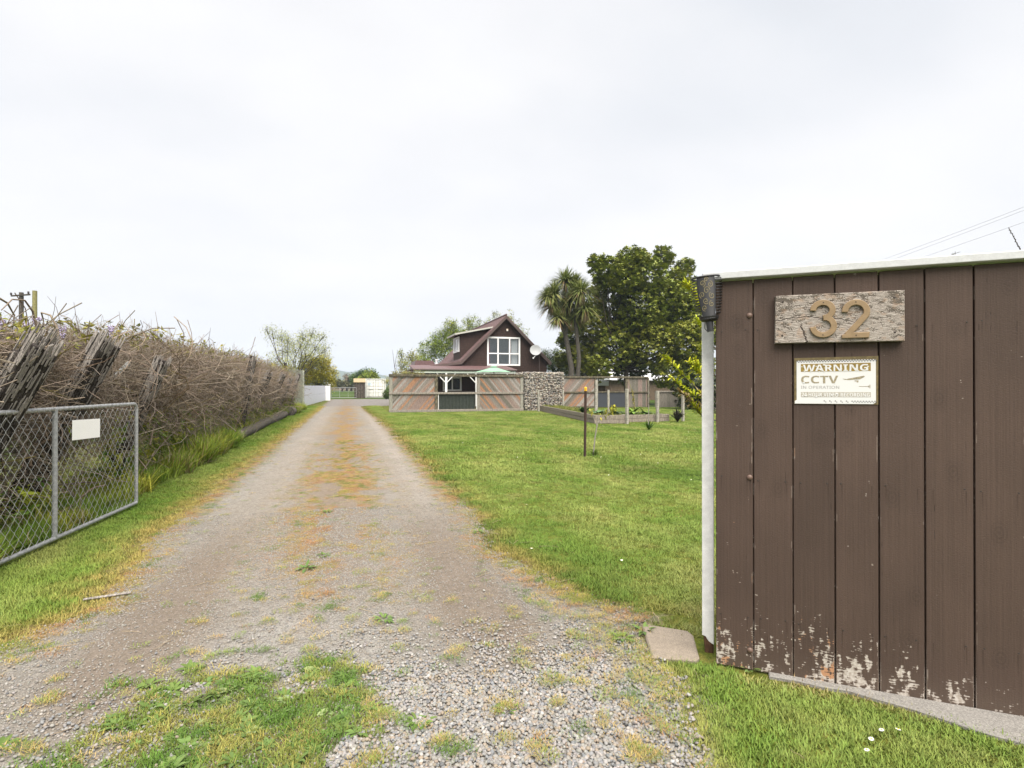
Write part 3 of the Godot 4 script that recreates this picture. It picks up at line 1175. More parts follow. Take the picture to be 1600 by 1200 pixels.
	g2.prism(PackedVector2Array([Vector2(-0.115, -0.18), Vector2(0.10, -0.185), Vector2(0.125, -0.15), Vector2(0.14, 0.10), Vector2(0.12, 0.15), Vector2(-0.06, 0.195), Vector2(-0.13, 0.185)]), -0.03, 0.022, 0.008, Transform3D(Basis(Vector3.RIGHT, -PI / 2), Vector3.ZERO))
	o = part("concrete_slab", g2, slabm, self, Vector3(1.66, 0, -2.57))
	o.rotation.y = deg_to_rad(-25)
	tag(o, "small tan concrete slab set in the ground beside the white post", "slab")
	build_lantern(at, turn)
	# number board
	var nb := thing("number_board", "weathered whitewashed plank with the bronze house number 32", "house number", at + Vector3(0.5275 * 0.7849, 1.715, 0.5275 * 0.6196), turn)
	g2 = Geo.new()
	g2.uvo = Vector2(0.26, 0.115)
	g2.prism(PackedVector2Array([Vector2(-0.2595, -0.112), Vector2(0.2595, -0.116), Vector2(0.2595, 0.110), Vector2(-0.257, 0.115)]), 0.003, 0.035, 0.003, Transform3D(Basis.IDENTITY, Vector3.ZERO))
	var nm := mat("number_plank", Color(1, 1, 1), 0.9, {"tex": T.number, "normal": T.number_n, "bump": 1.2, "scale": Vector3(1 / 0.52, 1 / 0.231, 1)})
	part("plank", g2, nm, nb)
	var bronze := mat("bronze", lin(0.27, 0.185, 0.10), 0.55, {"tex": T.faint, "tri": 5.0})
	var cw := 0.086
	var chh := 0.150
	var sr := 0.0125
	var pa := arc(Vector2(0.48 * cw, 0.76 * chh), 0.46 * cw, 0.24 * chh, 182, -88, 22)
	var pb := arc(Vector2(0.5 * cw, 0.27 * chh), 0.5 * cw, 0.27 * chh, 88, -176, 24)
	var un := Geometry2D.merge_polygons(stroke(pa, sr), stroke(pb, sr))
	g2 = Geo.new()
	g2.prism(un[0], 0.035, 0.046, 0.002, Transform3D(Basis.IDENTITY, Vector3(-0.1015, -0.079, 0)))
	part("digit_three", g2, bronze, nb)
	var two := arc(Vector2(0.5 * cw, 0.71 * chh), 0.5 * cw, 0.29 * chh, 180, -22, 22)
	two.append(Vector2(0.62 * cw, 0.36 * chh))
	two.append(Vector2(0.10 * cw, 0.01 * chh))
	var base := PackedVector2Array([Vector2(-sr, -sr), Vector2(cw + sr * 0.6, -sr), Vector2(cw + sr * 0.85, sr * 1.1), Vector2(cw * 0.15, sr), Vector2(-sr, sr * 0.2)])
	un = Geometry2D.merge_polygons(stroke(two, sr), base)
	g2 = Geo.new()
	g2.prism(un[0], 0.035, 0.046, 0.002, Transform3D(Basis.IDENTITY, Vector3(0.0285, -0.085, 0)))
	part("digit_two", g2, bronze, nb)
	var dk := mat("dark_screw", lin(0.05, 0.04, 0.035), 0.6, {"metal": 0.5})
	for q in [Vector2(-0.058, 0.071), Vector2(-0.06, -0.079), Vector2(0.071, 0.066), Vector2(0.072, -0.085)]:
		screw(nb, Vector3(q.x, q.y, 0.0462), dk, 0.0028)
	for q in [Vector2(-0.226, 0.085), Vector2(-0.228, -0.076), Vector2(0.221, 0.078), Vector2(0.222, -0.076)]:
		screw(nb, Vector3(q.x, q.y, 0.0352), dk, 0.005)
	# camera warning sign
	var cs := thing("warning_sign", "faded white and gold warning sign about cameras below the house number", "sign", at + Vector3(0.523 * 0.7849, 1.424, 0.523 * 0.6196), turn)
	var plate := mat("tarnished_plate", lin(0.20, 0.15, 0.06), 0.6, {"tex": T.mottle, "tri": 6.0})
	var wsign := mat("sign_white", lin(0.62, 0.62, 0.62), 0.5)
	var gold := mat("sign_gold", lin(0.36, 0.245, 0.045), 0.6, {"tex": T.mottle, "tri": 9.0})
	var ink := mat("sign_ink", lin(0.05, 0.05, 0.06), 0.6)
	var olive := mat("sign_faded", lin(0.42, 0.36, 0.24), 0.6, {"tex": T.mottle, "tri": 14.0})
	var paleink := mat("sign_pale", lin(0.33, 0.32, 0.31), 0.6)
	g2 = Geo.new()
	g2.prism(PackedVector2Array([Vector2(-0.17, -0.11), Vector2(0.17, -0.109), Vector2(0.171, 0.112), Vector2(-0.17, 0.108)]), 0.001, 0.0045, 0.0005)
	part("plate", g2, plate, cs)
	g2 = Geo.new()
	g2.prism(PackedVector2Array([Vector2(-0.168, -0.108), Vector2(0.150, -0.107), Vector2(0.161, -0.098), Vector2(0.161, 0.0975), Vector2(-0.160, 0.0955), Vector2(-0.160, -0.09), Vector2(-0.168, -0.096)]), 0.0045, 0.0056, 0.0003)
	part("face", g2, wsign, cs)
	g2 = Geo.new()
	for i in 29:
		g2.box(Vector3(-0.1565 + i * 0.0112, 0.0935 + 0.0017 * i / 28.0, 0.0058), Vector3(0.0056, 0.0044, 0.0006))
		g2.box(Vector3(-0.151 + i * 0.0112, 0.0888 + 0.0017 * i / 28.0, 0.0058), Vector3(0.0056, 0.0044, 0.0006))
		if i > 9 and (i > 20 or i % 2 == 0):
			g2.box(Vector3(-0.1565 + i * 0.0112, -0.094, 0.0058), Vector3(0.0052, 0.004, 0.0006))
			g2.box(Vector3(-0.151 + i * 0.0112, -0.099, 0.0058), Vector3(0.0046, 0.003, 0.0006))
	part("checker_border", g2, ink, cs).set_meta("kind", "stuff")
	g2 = Geo.new()
	g2.prism(PackedVector2Array([Vector2(-0.142, 0.043), Vector2(0.141, 0.0445), Vector2(0.141, 0.082), Vector2(-0.142, 0.0795)]), 0.0056, 0.0062, 0.0)
	part("band", g2, gold, cs)
	text("lettering", "WARNING", cs, wsign, -0.133, 0.131, 0.0455, 0.076, 0.0064)
	text("lettering", "CCTV", cs, olive, -0.141, 0.012, -0.012, 0.024, 0.0058)
	text("lettering", "IN OPERATION", cs, paleink, -0.142, 0.016, -0.037, -0.0235, 0.0058, 400)
	g2 = Geo.new()
	g2.prism(PackedVector2Array([Vector2(-0.142, -0.077), Vector2(0.141, -0.0755), Vector2(0.141, -0.0525), Vector2(-0.142, -0.053)]), 0.0056, 0.006, 0.0)
	part("band", g2, mat("sign_band_pale", lin(0.58, 0.54, 0.46), 0.6, {"tex": T.mottle, "tri": 18.0}), cs)
	text("lettering", "24 HOUR VIDEO RECORDING", cs, wsign, -0.139, 0.137, -0.074, -0.056, 0.0062)
	g2 = Geo.new()
	g2.prism(PackedVector2Array([Vector2(0.045, 0.008), Vector2(0.115, 0.023), Vector2(0.118, 0.018), Vector2(0.098, 0.006), Vector2(0.05, 0.003)]), 0.0056, 0.0061, 0.0)
	g2.prism(PackedVector2Array([Vector2(0.030, 0.010), Vector2(0.044, 0.008), Vector2(0.047, 0.004), Vector2(0.036, 0.005)]), 0.0056, 0.0061, 0.0)
	g2.prism(PackedVector2Array([Vector2(0.077, 0.001), Vector2(0.093, 0.001), Vector2(0.092, -0.008), Vector2(0.086, -0.008), Vector2(0.086, -0.003), Vector2(0.078, -0.003)]), 0.0056, 0.0061, 0.0)
	# flakes of white showing where the print has worn away
	var worn := Geo.new()
	for i in 46:
		var wx := rf(-0.138, 0.136)
		var wy: float = [rf(0.043, 0.052), rf(0.046, 0.078), rf(-0.077, -0.055), rf(-0.012, 0.02)][rng.randi() % 4]
		if wy > -0.02 and wy < 0.03 and wx > 0.02:
			continue
		var pq := PackedVector2Array()
		var rr := rf(0.0012, 0.0036)
		for k in 7:
			var an := TAU * k / 7.0
			pq.append(Vector2(wx, wy) + Vector2(cos(an) * 1.7, sin(an)) * rr * rf(0.5, 1.2))
		worn.prism(pq, 0.0062, 0.0074, 0.0)
	part("worn_print", worn, wsign, cs).set_meta("kind", "stuff")
	g2.box(Vector3(0.115, -0.0265, 0.0059), Vector3(0.04, 0.0022, 0.0006))
	g2.box(Vector3(0.1375, -0.0265, 0.0059), Vector3(0.003, 0.016, 0.0006))
	g2.box(Vector3(0.132, -0.0265, 0.0059), Vector3(0.003, 0.008, 0.0006))
	part("camera_symbol", g2, olive, cs)


func build_lantern(at: Vector3, turn: float) -> void:
	var t := thing("garden_torch_light", "black fan shaped torch light with gold scrolls on top of the white post", "lamp", at + Vector3(-0.022 * 0.7849 - 0.028 * 0.6196, 1.672, -0.022 * 0.6196 + 0.028 * 0.7849), turn + deg_to_rad(2))
	t.rotation.z = deg_to_rad(5)
	t.scale = Vector3.ONE * 1.02
	var black := mat("black_plastic", lin(0.022, 0.022, 0.024), 0.45)
	var goldm := mat("gold_scroll", lin(0.45, 0.37, 0.17), 0.5)
	var rr := func(y: float) -> float:
		var q := clampf((y - 0.055) / 0.205, 0.0, 1.0)
		return lerpf(0.042, 0.066, sin(q * 1.75) / sin(1.75)) if q < 0.9 else lerpf(0.066, 0.064, (q - 0.9) * 10.0)
	var g := Geo.new()
	g.tube([Vector3(0, 0, 0), Vector3(0, 0.03, 0), Vector3(0, 0.058, 0)], [0.0155, 0.0165, 0.019], 16)
	part("neck", g, black, t)
	g = Geo.new()
	g.lathe([Vector2(0.012, 0.045), Vector2(0.034, 0.05), Vector2(0.042, 0.058), Vector2(0.047, 0.072), Vector2(0.044, 0.074), Vector2(0.001, 0.07)], 24, Transform3D(Basis.from_scale(Vector3(1, 1, 0.72)), Vector3.ZERO))
	part("base_cup", g, black, t)
	for sg in [0.0, PI]:
		g = Geo.new()
		var rows := 12
		var colsn := 10
		for layer in 2:
			var k0: int = g.v.size()
			for i in rows + 1:
				var y := lerpf(0.06, 0.262, float(i) / rows)
				var r: float = rr.call(y) - layer * 0.003
				for j in colsn + 1:
					var a: float = PI / 2 + sg + deg_to_rad(lerpf(-40, 40, float(j) / colsn))
					var nn := Vector3(cos(a), 0.1, sin(a)) * (1.0 if layer == 0 else -1.0)
					g.vert(Vector3(cos(a) * r, y, sin(a) * r * 0.72), nn.normalized(), Vector2(j, i))
			for i in rows:
				for j in colsn:
					var a: int = k0 + i * (colsn + 1) + j
					g.tri(a, a + 1, a + colsn + 2)
					g.tri(a, a + colsn + 2, a + colsn + 1)
		part("panel", g, black, t)
	for i in 13:
		var y := 0.084 + i * 0.0138
		var r: float = rr.call(y) + 0.007
		for sg in [-1.0, 1.0]:
			g = Geo.new()
			var pts := []
			for j in 9:
				var a: float = (0.0 if sg > 0 else PI) + deg_to_rad(lerpf(-53, 53, j / 8.0))
				pts.append(Vector3(cos(a) * r, y + 0.004 * sg * cos(a) * sg, sin(a) * r * 0.72))
			g.tube(pts, [0.0022], 5)
			part("rib", g, black, t)
	g = Geo.new()
	var ring := []
	for j in 29:
		var a := TAU * j / 28.0
		ring.append(Vector3(cos(a) * 0.065, 0.264, sin(a) * 0.065 * 0.72))
	g.tube(ring, [0.0045], 6, false)
	part("rim", g, black, t)
	g = Geo.new()
	for q in [[-0.016, 0.23, 0.014, 1], [0.018, 0.222, 0.013, -1], [0.0, 0.195, 0.015, 1], [-0.022, 0.175, 0.013, -1], [0.022, 0.168, 0.014, 1], [-0.008, 0.145, 0.013, -1], [0.017, 0.128, 0.012, 1], [-0.016, 0.112, 0.012, -1], [0.002, 0.247, 0.010, 1]]:
		var pts := []
		for j in 22:
			var k := j / 21.0
			var a: float = q[3] * k * 8.5 + q[0] * 90.0
			var r: float = q[2] * lerpf(1.0, 0.18, k)
			var x: float = q[0] + cos(a) * r
			var y: float = q[1] + sin(a) * r * 1.25
			var rad: float = rr.call(y)
			var ca := clampf(x / rad, -0.95, 0.95)
			pts.append(Vector3(x, y, sqrt(1.0 - ca * ca) * rad * 0.72 + 0.0008))
		g.tube(pts, [0.0008], 4)
	part("scrollwork", g, goldm, t)
	g = Geo.new()
	g.tube([Vector3(-0.02, 0.05, -0.02), Vector3(-0.024, 0.02, -0.03), Vector3(-0.01, 0.0, -0.035)], [0.002], 5)
	part("cable", g, black, t)


# ------------------------------------------------------------------ the chain link gate and the hedge on the left
func build_gate() -> void:
	var galv := mat("galvanised", lin(0.52, 0.535, 0.55), 0.42, {"metal": 0.35, "tex": T.mottle, "tri": 4.0})
	var wire := mat("wire", lin(0.42, 0.425, 0.43), 0.45, {"metal": 0.35})
	var g3 := thing("chain_link_gate", "galvanised pipe gate with chain link mesh standing open against the hedge", "gate", Vector3(-2.676, 0, -3.665), deg_to_rad(84.7))
	var ln := 3.6
	var y0 := 0.055
	var y1 := 1.195
	var g := Geo.new()
	var pts := []
	for q in [[ln - 0.07, y1 - 0.07, 90, 0], [ln - 0.02, y0 + 0.02, 0, -90], [0.07, y0 + 0.07, 270, 180], [0.07, y1 - 0.07, 180, 90]]:
		var r: float = 0.02 if q[0] > ln - 0.05 else 0.07
		for i in 6:
			var a := deg_to_rad(lerpf(q[2], q[3], i / 5.0))
			pts.append(Vector3(q[0] + cos(a) * r, q[1] + sin(a) * r, 0))
	pts.append(pts[0])
	g.tube(pts, [0.0185], 12, false)
	part("frame", g, galv, g3)
	for x in [2.1, 0.62]:
		g = Geo.new()
		g.tube([Vector3(x, y0, 0), Vector3(x, y1, 0)], [0.0205], 12)
		part("upright", g, galv, g3)
	g = Geo.new()
	var h := 0.05
	var vy := 0.0575
	for i in 71:
		var p := []
		var rows := int((y1 - y0) / vy)
		for j in rows + 1:
			var right: bool = ((j + i) % 2) == 1
			p.append(Vector3(0.03 + (i + (1.0 if right else 0.0)) * h * 0.985, y0 + 0.01 + j * vy + rf(-0.002, 0.002), 0.021 + (0.0025 if right else -0.0025)))
		g.tube(p, [0.0017], 4, false)
	part("chain_link_mesh", g, wire, g3)
	g = Geo.new()
	for i in 46:
		var x := 0.1 + i * 0.075
		g.tube([Vector3(x, y1 + 0.02, 0.004), Vector3(x + 0.012, y1 + 0.012, 0.02), Vector3(x + 0.018, y1 - 0.02, 0.022)], [0.0016], 4, false)
	part("tie_wire", g, wire, g3).set_meta("kind", "stuff")
	var s := Geo.new()
	s.cbox(Vector3(2.535, 0.985, 0.029), Vector3(0.465, 0.185, 0.004), 0.001, Basis(Vector3.BACK, deg_to_rad(-1.5)))
	var o := part("blank_sign", s, mat("sign_blank", lin(0.82, 0.82, 0.81), 0.5), self, g3.position)
	o.rotation.y = g3.rotation.y
	tag(o, "blank white rectangular sign wired to the chain link gate", "sign")


func twig(sd: int, ln: float, r: float, curl: float) -> Geo:
	var g := Geo.new()
	var q := RandomNumberGenerator.new()
	q.seed = sd
	var p := Vector3.ZERO
	var d := Vector3.RIGHT
	var pts := [p]
	# a steady bend that drifts, so that stems loop as vines do
	var axis := Vector3(q.randf_range(-0.3, 0.3), q.randf_range(-1, 1), q.randf_range(-1, 1)).normalized()
	var k := 7
	for i in k:
		axis = (axis + Vector3(q.randf_range(-1, 1), q.randf_range(-1, 1), q.randf_range(-1, 1)) * 0.35).normalized()
		d = (d.rotated(axis, curl / k) + Vector3(q.randf_range(-1, 1), q.randf_range(-1, 1), q.randf_range(-1, 1)) * 0.24).normalized()
		p += d * ln / k
		pts.append(p)
	var mid := Vector3.ZERO
	for e in pts:
		mid += e / pts.size()
	for i in pts.size():
		pts[i] -= mid
	g.tube(pts, [r, r * 0.95, r * 0.9, r * 0.85, r * 0.75, r * 0.65, r * 0.5, r * 0.3], 4, false)
	# side shoots
	for j in 2:
		var b: Vector3 = pts[2 + j * 2]
		var e: Vector3 = (pts[3 + j * 2] - pts[2 + j * 2] + Vector3(q.randf_range(-1, 1), q.randf_range(-1, 1), q.randf_range(-1, 1)) * 0.12).normalized()
		g.tube([b, b + e * 0.12 + Vector3(0, 0.02, 0), b + e * 0.2 + Vector3(q.randf_range(-1, 1), q.randf_range(-1, 1), q.randf_range(-1, 1)) * 0.06], [r * 0.5, r * 0.4, r * 0.2], 3, false)
	return g


func sleeper(v: float, lean: float, along: float, ht: float, w: float, foot: float, label: String) -> void:
	var t := thing("timber_sleeper", label, "sleeper", Vector3(foot, 0, -v), deg_to_rad(rf(70, 95)), "old timber sleepers leaning in the hedge")
	var ax := Vector3(sin(lean), cos(lean), 0)
	var g := Geo.new()
	g.uvo = Vector2(rf(0, 1), rf(0, 1))
	# a sleeper of split, ridged slabs of old wood; its axis leans towards the drive
	var local := t.basis.inverse() * (Vector3(ax.x, ax.y, along).normalized())
	var zz := (Vector3.BACK - local * local.z).normalized()
	var b := Basis(local.cross(zz).normalized(), local, zz)
	var n := 4
	for i in n:
		var x := (i + 0.5) / n * w - w * 0.5
		var l := ht * rf(0.95, 1.03)
		var dp := 0.13 * rf(0.92, 1.05)
		g.cbox(b * Vector3(x + rf(-0.004, 0.004), l * 0.5 - 0.1, rf(-0.008, 0.008)), Vector3(w / n * rf(1.0, 1.2), l, dp), 0.01, b * Basis.from_euler(Vector3(rf(-0.004, 0.004), rf(-0.06, 0.06), rf(-0.004, 0.004))))
	part("timber", g, M.sleeper, t)
	# pale flakes of split wood
	g = Geo.new()
	for i in 170:
		var y := ht * lerpf(0.3, 0.97, sqrt(rng.randf()))
		var x := rf(-0.47, 0.47) * w
		var sgn: float = [-1.0, 1.0][rng.randi() % 2]
		if i % 2 == 0:
			g.cbox(b * Vector3(sgn * w * 0.515, y, rf(-0.055, 0.055)), Vector3(0.012, rf(0.05, 0.26), rf(0.008, 0.022)), 0.003, b)
		g.cbox(b * Vector3(x, y, sgn * 0.066), Vector3(rf(0.005, 0.016), rf(0.04, 0.2), 0.010), 0.003, b * Basis.from_euler(Vector3(rf(-0.01, 0.01), 0, rf(-0.02, 0.02))))
	part("split_face", g, M.sleeper_pale, t).set_meta("kind", "stuff")


const SLEEPERS := [[5.25, 0.46, -3.2, 0.2], [6.0, 0.42, -3.5, 0.2], [6.72, 0.44, -3.3, 0.22], [8.5, 0.38, -3.12, 0.18], [16.2, 0.16, -2.85, 0.3], [18.6, 0.42, -3.2, 0.3], [22.2, 0.40, -3.15, 0.4], [25.4, 0.38, -3.1, 0.4], [29.2, 0.30, -3.0, 0.5]]


func in_front_of_sleeper(u: float, y: float, v: float) -> bool:
	if y < 0.7:
		return false
	for q in SLEEPERS:
		# seen obliquely, stems nearer the viewer cover it
		if v > q[0] - 0.75 and v < q[0] + q[3] * 0.7 and u > q[2] + tan(q[1]) * y - 0.12:
			return true
	return false


func build_hedge() -> void:
	mat("vine", lin(1, 1, 1), 0.85, {"vcol": true, "tex": T.grain, "tri": 9.0, "spec": 0.2})
	mat("sleeper", lin(0.20, 0.175, 0.16), 0.95, {"tex": T.rot, "normal": T.rot_n, "bump": 1.2, "tri": 2.0, "spec": 0.15})
	mat("sleeper_pale", lin(0.43, 0.39, 0.355), 0.95, {"tex": T.grain, "tri": 3.0})
	var hed := thing("vine_hedge", "long tangled hedge of bare brown vine stems along the left of the driveway", "hedge", Vector3(-3.4, 0, -18))
	var off := -hed.position
	# stems
	var meshes := []
	for i in 6:
		meshes.append(twig(500 + i, 0.85, 0.0036, 1.0 + 0.45 * i).mesh(M.vine))
	for i in 3:
		meshes.append(twig(600 + i, 1.5, 0.0058, 2.0 + 0.9 * i).mesh(M.vine))
	var xs := []
	var cs := []
	for m in meshes:
		xs.append([])
		cs.append([])
	for i in 25000:
		var v := 4.6 + 26.8 * pow(rng.randf(), 1.4)
		var top := 2.2 - 0.36 * smoothstep(10.0, 5.5, v) - 0.2 * smoothstep(22.0, 30.0, v) + 0.2 * nz1.get_noise_1d(v * 0.9) + 0.12 * nz2.get_noise_1d(v)
		var y := top * pow(rng.randf(), 0.62)
		var q := y / top
		var bulge := 0.09 * nz1.get_noise_2d(v * 1.3, y * 2.0) + 0.1 * nz2.get_noise_2d(v, y)
		var front := -2.95 - 0.16 * smoothstep(20.0, 30.0, v) + 0.28 * sin(clampf(q, 0, 1) * 2.6) + bulge - 0.16 * smoothstep(0.85, 1.0, q)
		var k := rng.randi() % 6
		if rng.randf() < 0.13 and q < 0.86:
			k = 6 + rng.randi() % 3
		var u := front - 1.15 * pow(rng.randf(), 1.7)
		if v < 7.9 and y < 1.45:
			u = minf(u, -2.70 - 0.10 * (v - 3.7) * -0.9 - 0.36)
		if v < 8.2 and y < 1.6 and k >= 6:
			u -= 0.4
		if in_front_of_sleeper(u, y, v) and rng.randf() < 0.2:
			continue
		if y < 0.95 and rng.randf() > 0.12 + 0.45 * y:
			continue
		var yaw := rf(0, TAU)
		var pit := rf(-0.7, 0.7) if rng.randf() < 0.72 else rf(-1.5, 1.5)
		var s := rf(0.6, 1.25) * lerpf(1.0, 1.35, clampf((v - 8.0) / 25.0, 0.0, 1.0))
		if q > 0.93:
			s *= 0.45
			pit *= 0.6
			if rng.randf() < 0.025 and v > 7.0:
				pit = rf(0.7, 1.4)
				s = rf(0.7, 1.0)
		var b := Basis(Vector3.UP, yaw) * Basis(Vector3.BACK, pit) * Basis(Vector3.RIGHT, rf(0, TAU))
		xs[k].append(Transform3D(b.scaled_local(Vector3(s, s, s)), Vector3(u, y, -v) + off))
		var c := lin(0.50, 0.41, 0.325).lerp(lin(0.39, 0.325, 0.265), rng.randf())
		var t := rng.randf()
		if t < 0.12:
			c = lin(0.58, 0.47, 0.36)
		elif t < 0.26:
			c = lin(0.22, 0.16, 0.11)
		elif t < 0.31:
			c = lin(0.25, 0.20, 0.075)
		cs[k].append(vary(c, 0.2))
	for k in meshes.size():
		multi("vine_stems", meshes[k], M.vine, xs[k], cs[k], hed)
	# thick looping stems, one by one
	for i in 60:
		var v := 5.2 + 14.0 * pow(rng.randf(), 1.4)
		var p := Vector3(-2.78 + rf(-0.15, 0.1), rf(0.15, 1.3), -v)
		var d := Vector3(rf(-0.2, 0.2), rf(0.0, 0.8), rf(-1, 1)).normalized()
		var bend := Vector3(rf(-0.2, 0.3), rf(-0.5, 0.2), rf(-0.6, 0.6))
		var pts := [p + off]
		for j in 9:
			d = (d + bend * 0.16 + rvec(0.1)).normalized()
			p += d * rf(0.14, 0.2)
			p.x = clampf(p.x, -3.1, -2.56 if p.z < -8.2 else -2.85)
			p.y = clampf(p.y, 0.1, 9.0)
			d.y -= 0.9 * maxf(0.0, p.y - (1.45 if v < 9.0 else 1.75))
			pts.append(p + off)
		var g := Geo.new()
		g.colored = true
		g.cur = vary(lin(0.40, 0.32, 0.235), 0.25)
		var r := rf(0.007, 0.014)
		g.tube(pts, [r, r, r, r * 0.95, r * 0.9, r * 0.9, r * 0.8, r * 0.7, r * 0.6, r * 0.4], 6, false)
		part("vine", g, M.vine, hed)
	# young leaves and flower clusters on top
	var lg := Geo.new()
	lg.colored = true
	for i in 7:
		lg.cur = vary(Color(1, 1, 1), 0.25)
		lg.blade(rvec(0.02), rvec() + Vector3.UP * 0.3, rf(0.05, 0.1), rf(0.015, 0.028), rf(0, 0.4), 3, 0.9, 0.2)
	xs = []
	cs = []
	for i in 5200:
		var v := 4.6 + 27.0 * pow(rng.randf(), 1.3)
		var hi := rng.randf() < 0.16
		var y := 2.2 - 0.36 * smoothstep(10.0, 5.5, v) + 0.15 * nz1.get_noise_1d(v * 0.9) + rf(-0.25, 0.12) if hi else rf(0.25, 1.05)
		var u := rf(-3.5, -2.75) if hi else rf(-2.98, -2.72)
		if not hi and nz1.get_noise_2d(v * 1.1, y) < lerpf(0.2, -0.12, smoothstep(7.0, 11.0, v)):
			continue
		xs.append(Transform3D(Basis.from_euler(Vector3(rf(-1, 1), rf(0, TAU), rf(-1, 1))).scaled(Vector3.ONE * rf(0.6, 1.3)), Vector3(u, y, -v) + off))
		cs.append(vary(lin(0.22, 0.21, 0.045) if hi else (lin(0.26, 0.28, 0.04) if rng.randf() < 0.6 else lin(0.11, 0.18, 0.03)), 0.3))
	multi("young_leaves", lg.mesh(M.grass), M.grass, xs, cs, hed)
	var fm := mat("vine_flower", lin(0.36, 0.31, 0.46), 0.7, {"back": 0.3})
	for q in [[-3.0, 1.97, 6.45], [-3.05, 2.05, 6.7], [-3.0, 1.93, 6.6], [-2.95, 2.0, 7.0], [-2.9, 2.12, 8.1], [-3.1, 1.97, 6.2]]:
		var g := Geo.new()
		for i in 46:
			var y := rf(0, 0.16)
			var a := rf(0, TAU)
			var r := 0.035 * (1.0 - y / 0.2)
			g.blob(Vector3(cos(a) * r, -y, sin(a) * r), Vector3.ONE * rf(0.007, 0.012), 3, 5, 0.1, rng)
		part("flower_cluster", g, fm, hed, Vector3(q[0], q[1] + 0.05, -q[2]) + off)
	# long grasses and weeds along the hedge foot
	var gm := [tuft(30, 0.09, 0.16, 0.5, 0.009, 0.75), tuft(34, 0.12, 0.12, 0.34, 0.012, 0.9), rosette(14, 0.2, 0.06, 0.9, 0.45)]
	xs = [[], [], []]
	cs = [[], [], []]
	for i in 9000:
		var v := 4.2 + 30.0 * pow(rng.randf(), 1.35)
		var u := -2.62 - 0.75 * pow(rng.randf(), 1.2) + 0.16 * nz1.get_noise_1d(v * 1.5)
		var clump := nz1.get_noise_2d(v * 0.9, 5.0)
		if rng.randf() < 0.25 - clump * 1.0:
			continue
		if v > 15.0 and v < 28.5 and u > -2.92:
			u -= 0.4
		var k := rng.randi() % 2
		if rng.randf() < 0.08:
			k = 2
		var s := rf(0.6, 1.2) * (1.0 + 0.5 * clump) * lerpf(0.8, 1.5, smoothstep(6.0, 12.0, v))
		xs[k].append(Transform3D(Basis(Vector3.UP, rf(0, TAU)).scaled(Vector3.ONE * s), Vector3(u, 0, -v)))
		var c := lin(0.155, 0.25, 0.035).lerp(lin(0.40, 0.39, 0.06), clampf(0.3 + nz2.get_noise_1d(v * 0.8) * 1.3, 0, 1))
		if rng.randf() < 0.12:
			c = lin(0.33, 0.27, 0.13)
		cs[k].append(vary(c, 0.25))
	for k in 3:
		var o := multi("long_grass", gm[k], M.grass, xs[k], cs[k], self)
		tag(o, ["long uncut grass growing at the foot of the vine hedge", "thick arching grass at the foot of the vine hedge", "broad leaved weeds at the foot of the vine hedge"][k], "grass")
	# old sleepers
	sleeper(5.25, 0.46, 0.02, 2.02, 0.27, -3.2, "mossy black sleeper nearest the viewer, leaning in the hedge behind the gate")
	sleeper(6.0, 0.42, 0.0, 2.15, 0.25, -3.5, "half hidden dark sleeper between the two big ones behind the gate")
	sleeper(6.72, 0.44, 0.02, 2.15, 0.27, -3.3, "large split grey sleeper leaning across the hedge above the gate sign")
	sleeper(8.5, 0.38, 0.03, 1.95, 0.24, -3.12, "splintered pale topped sleeper just past the end of the gate")
	sleeper(16.2, 0.16, 0.02, 2.3, 0.26, -2.85, "tall upright dark sleeper sticking out of the hedge top halfway along")
	sleeper(18.6, 0.42, 0.0, 2.05, 0.24, -3.2, "leaning grey sleeper just beyond the upright one in the hedge")
	sleeper(22.2, 0.40, 0.02, 2.05, 0.25, -3.15, "grey sleeper leaning in the far part of the hedge by the log")
	sleeper(25.4, 0.38, 0.02, 1.9, 0.24, -3.1, "weathered sleeper in the far part of the hedge near the log's end")
	sleeper(29.2, 0.30, 0.0, 2.15, 0.26, -3.0, "dark sleeper at the far end of the hedge before the green panel")
	# log on the verge
	var lm := mat("log", lin(0.42, 0.36, 0.30), 0.95, {"tex": T.rot, "normal": T.rot_n, "bump": 1.0, "tri": 1.2})
	var t := thing("fallen_log", "long grey log lying on the verge at the foot of the hedge", "log", Vector3(-2.74, 0, -21))
	var g := Geo.new()
	g.tube([Vector3(0.02, 0.13, 5.5), Vector3(0.0, 0.14, 3), Vector3(-0.03, 0.15, 0), Vector3(0, 0.15, -3), Vector3(0.0, 0.15, -5.0)], [0.13, 0.14, 0.15, 0.155, 0.16], 14, false)
	part("trunk", g, lm, t)
	g = Geo.new()
	g.lathe([Vector2(0.0001, 0.02), Vector2(0.06, 0.012), Vector2(0.125, 0.0), Vector2(0.13, -0.03)], 16, Transform3D(Basis(Vector3.RIGHT, PI / 2), Vector3(0.02, 0.13, 5.5)))
	part("cut_end", g, mat("log_end", lin(0.42, 0.37, 0.31), 0.9, {"tex": T.mottle, "tri": 5.0}), t)
	t = thing("log_stump", "short round log end lying past the long log", "log", Vector3(-2.62, 0, -27.6))
	g = Geo.new()
	g.tube([Vector3(0, 0.2, 0.45), Vector3(0.05, 0.2, -0.4)], [0.20, 0.19], 14)
	part("trunk", g, lm, t)
	# grey pipe
	g = Geo.new()
	g.tube([Vector3(-3.12, 1.02, -7.55), Vector3(-2.72, 1.70, -8.15)], [0.032], 12)
	var o := part("metal_pipe", g, mat("grey_pipe", lin(0.36, 0.38, 0.39), 0.5, {"metal": 0.3}), self)
	tag(o, "short grey metal pipe poking out of the vine tangle", "pipe")
	# bark strip on the gravel edge
	g = Geo.new()
	g.cbox(Vector3.ZERO, Vector3(0.26, 0.008, 0.028), 0.003, Basis.from_euler(Vector3(0.05, 0, 0.02)))
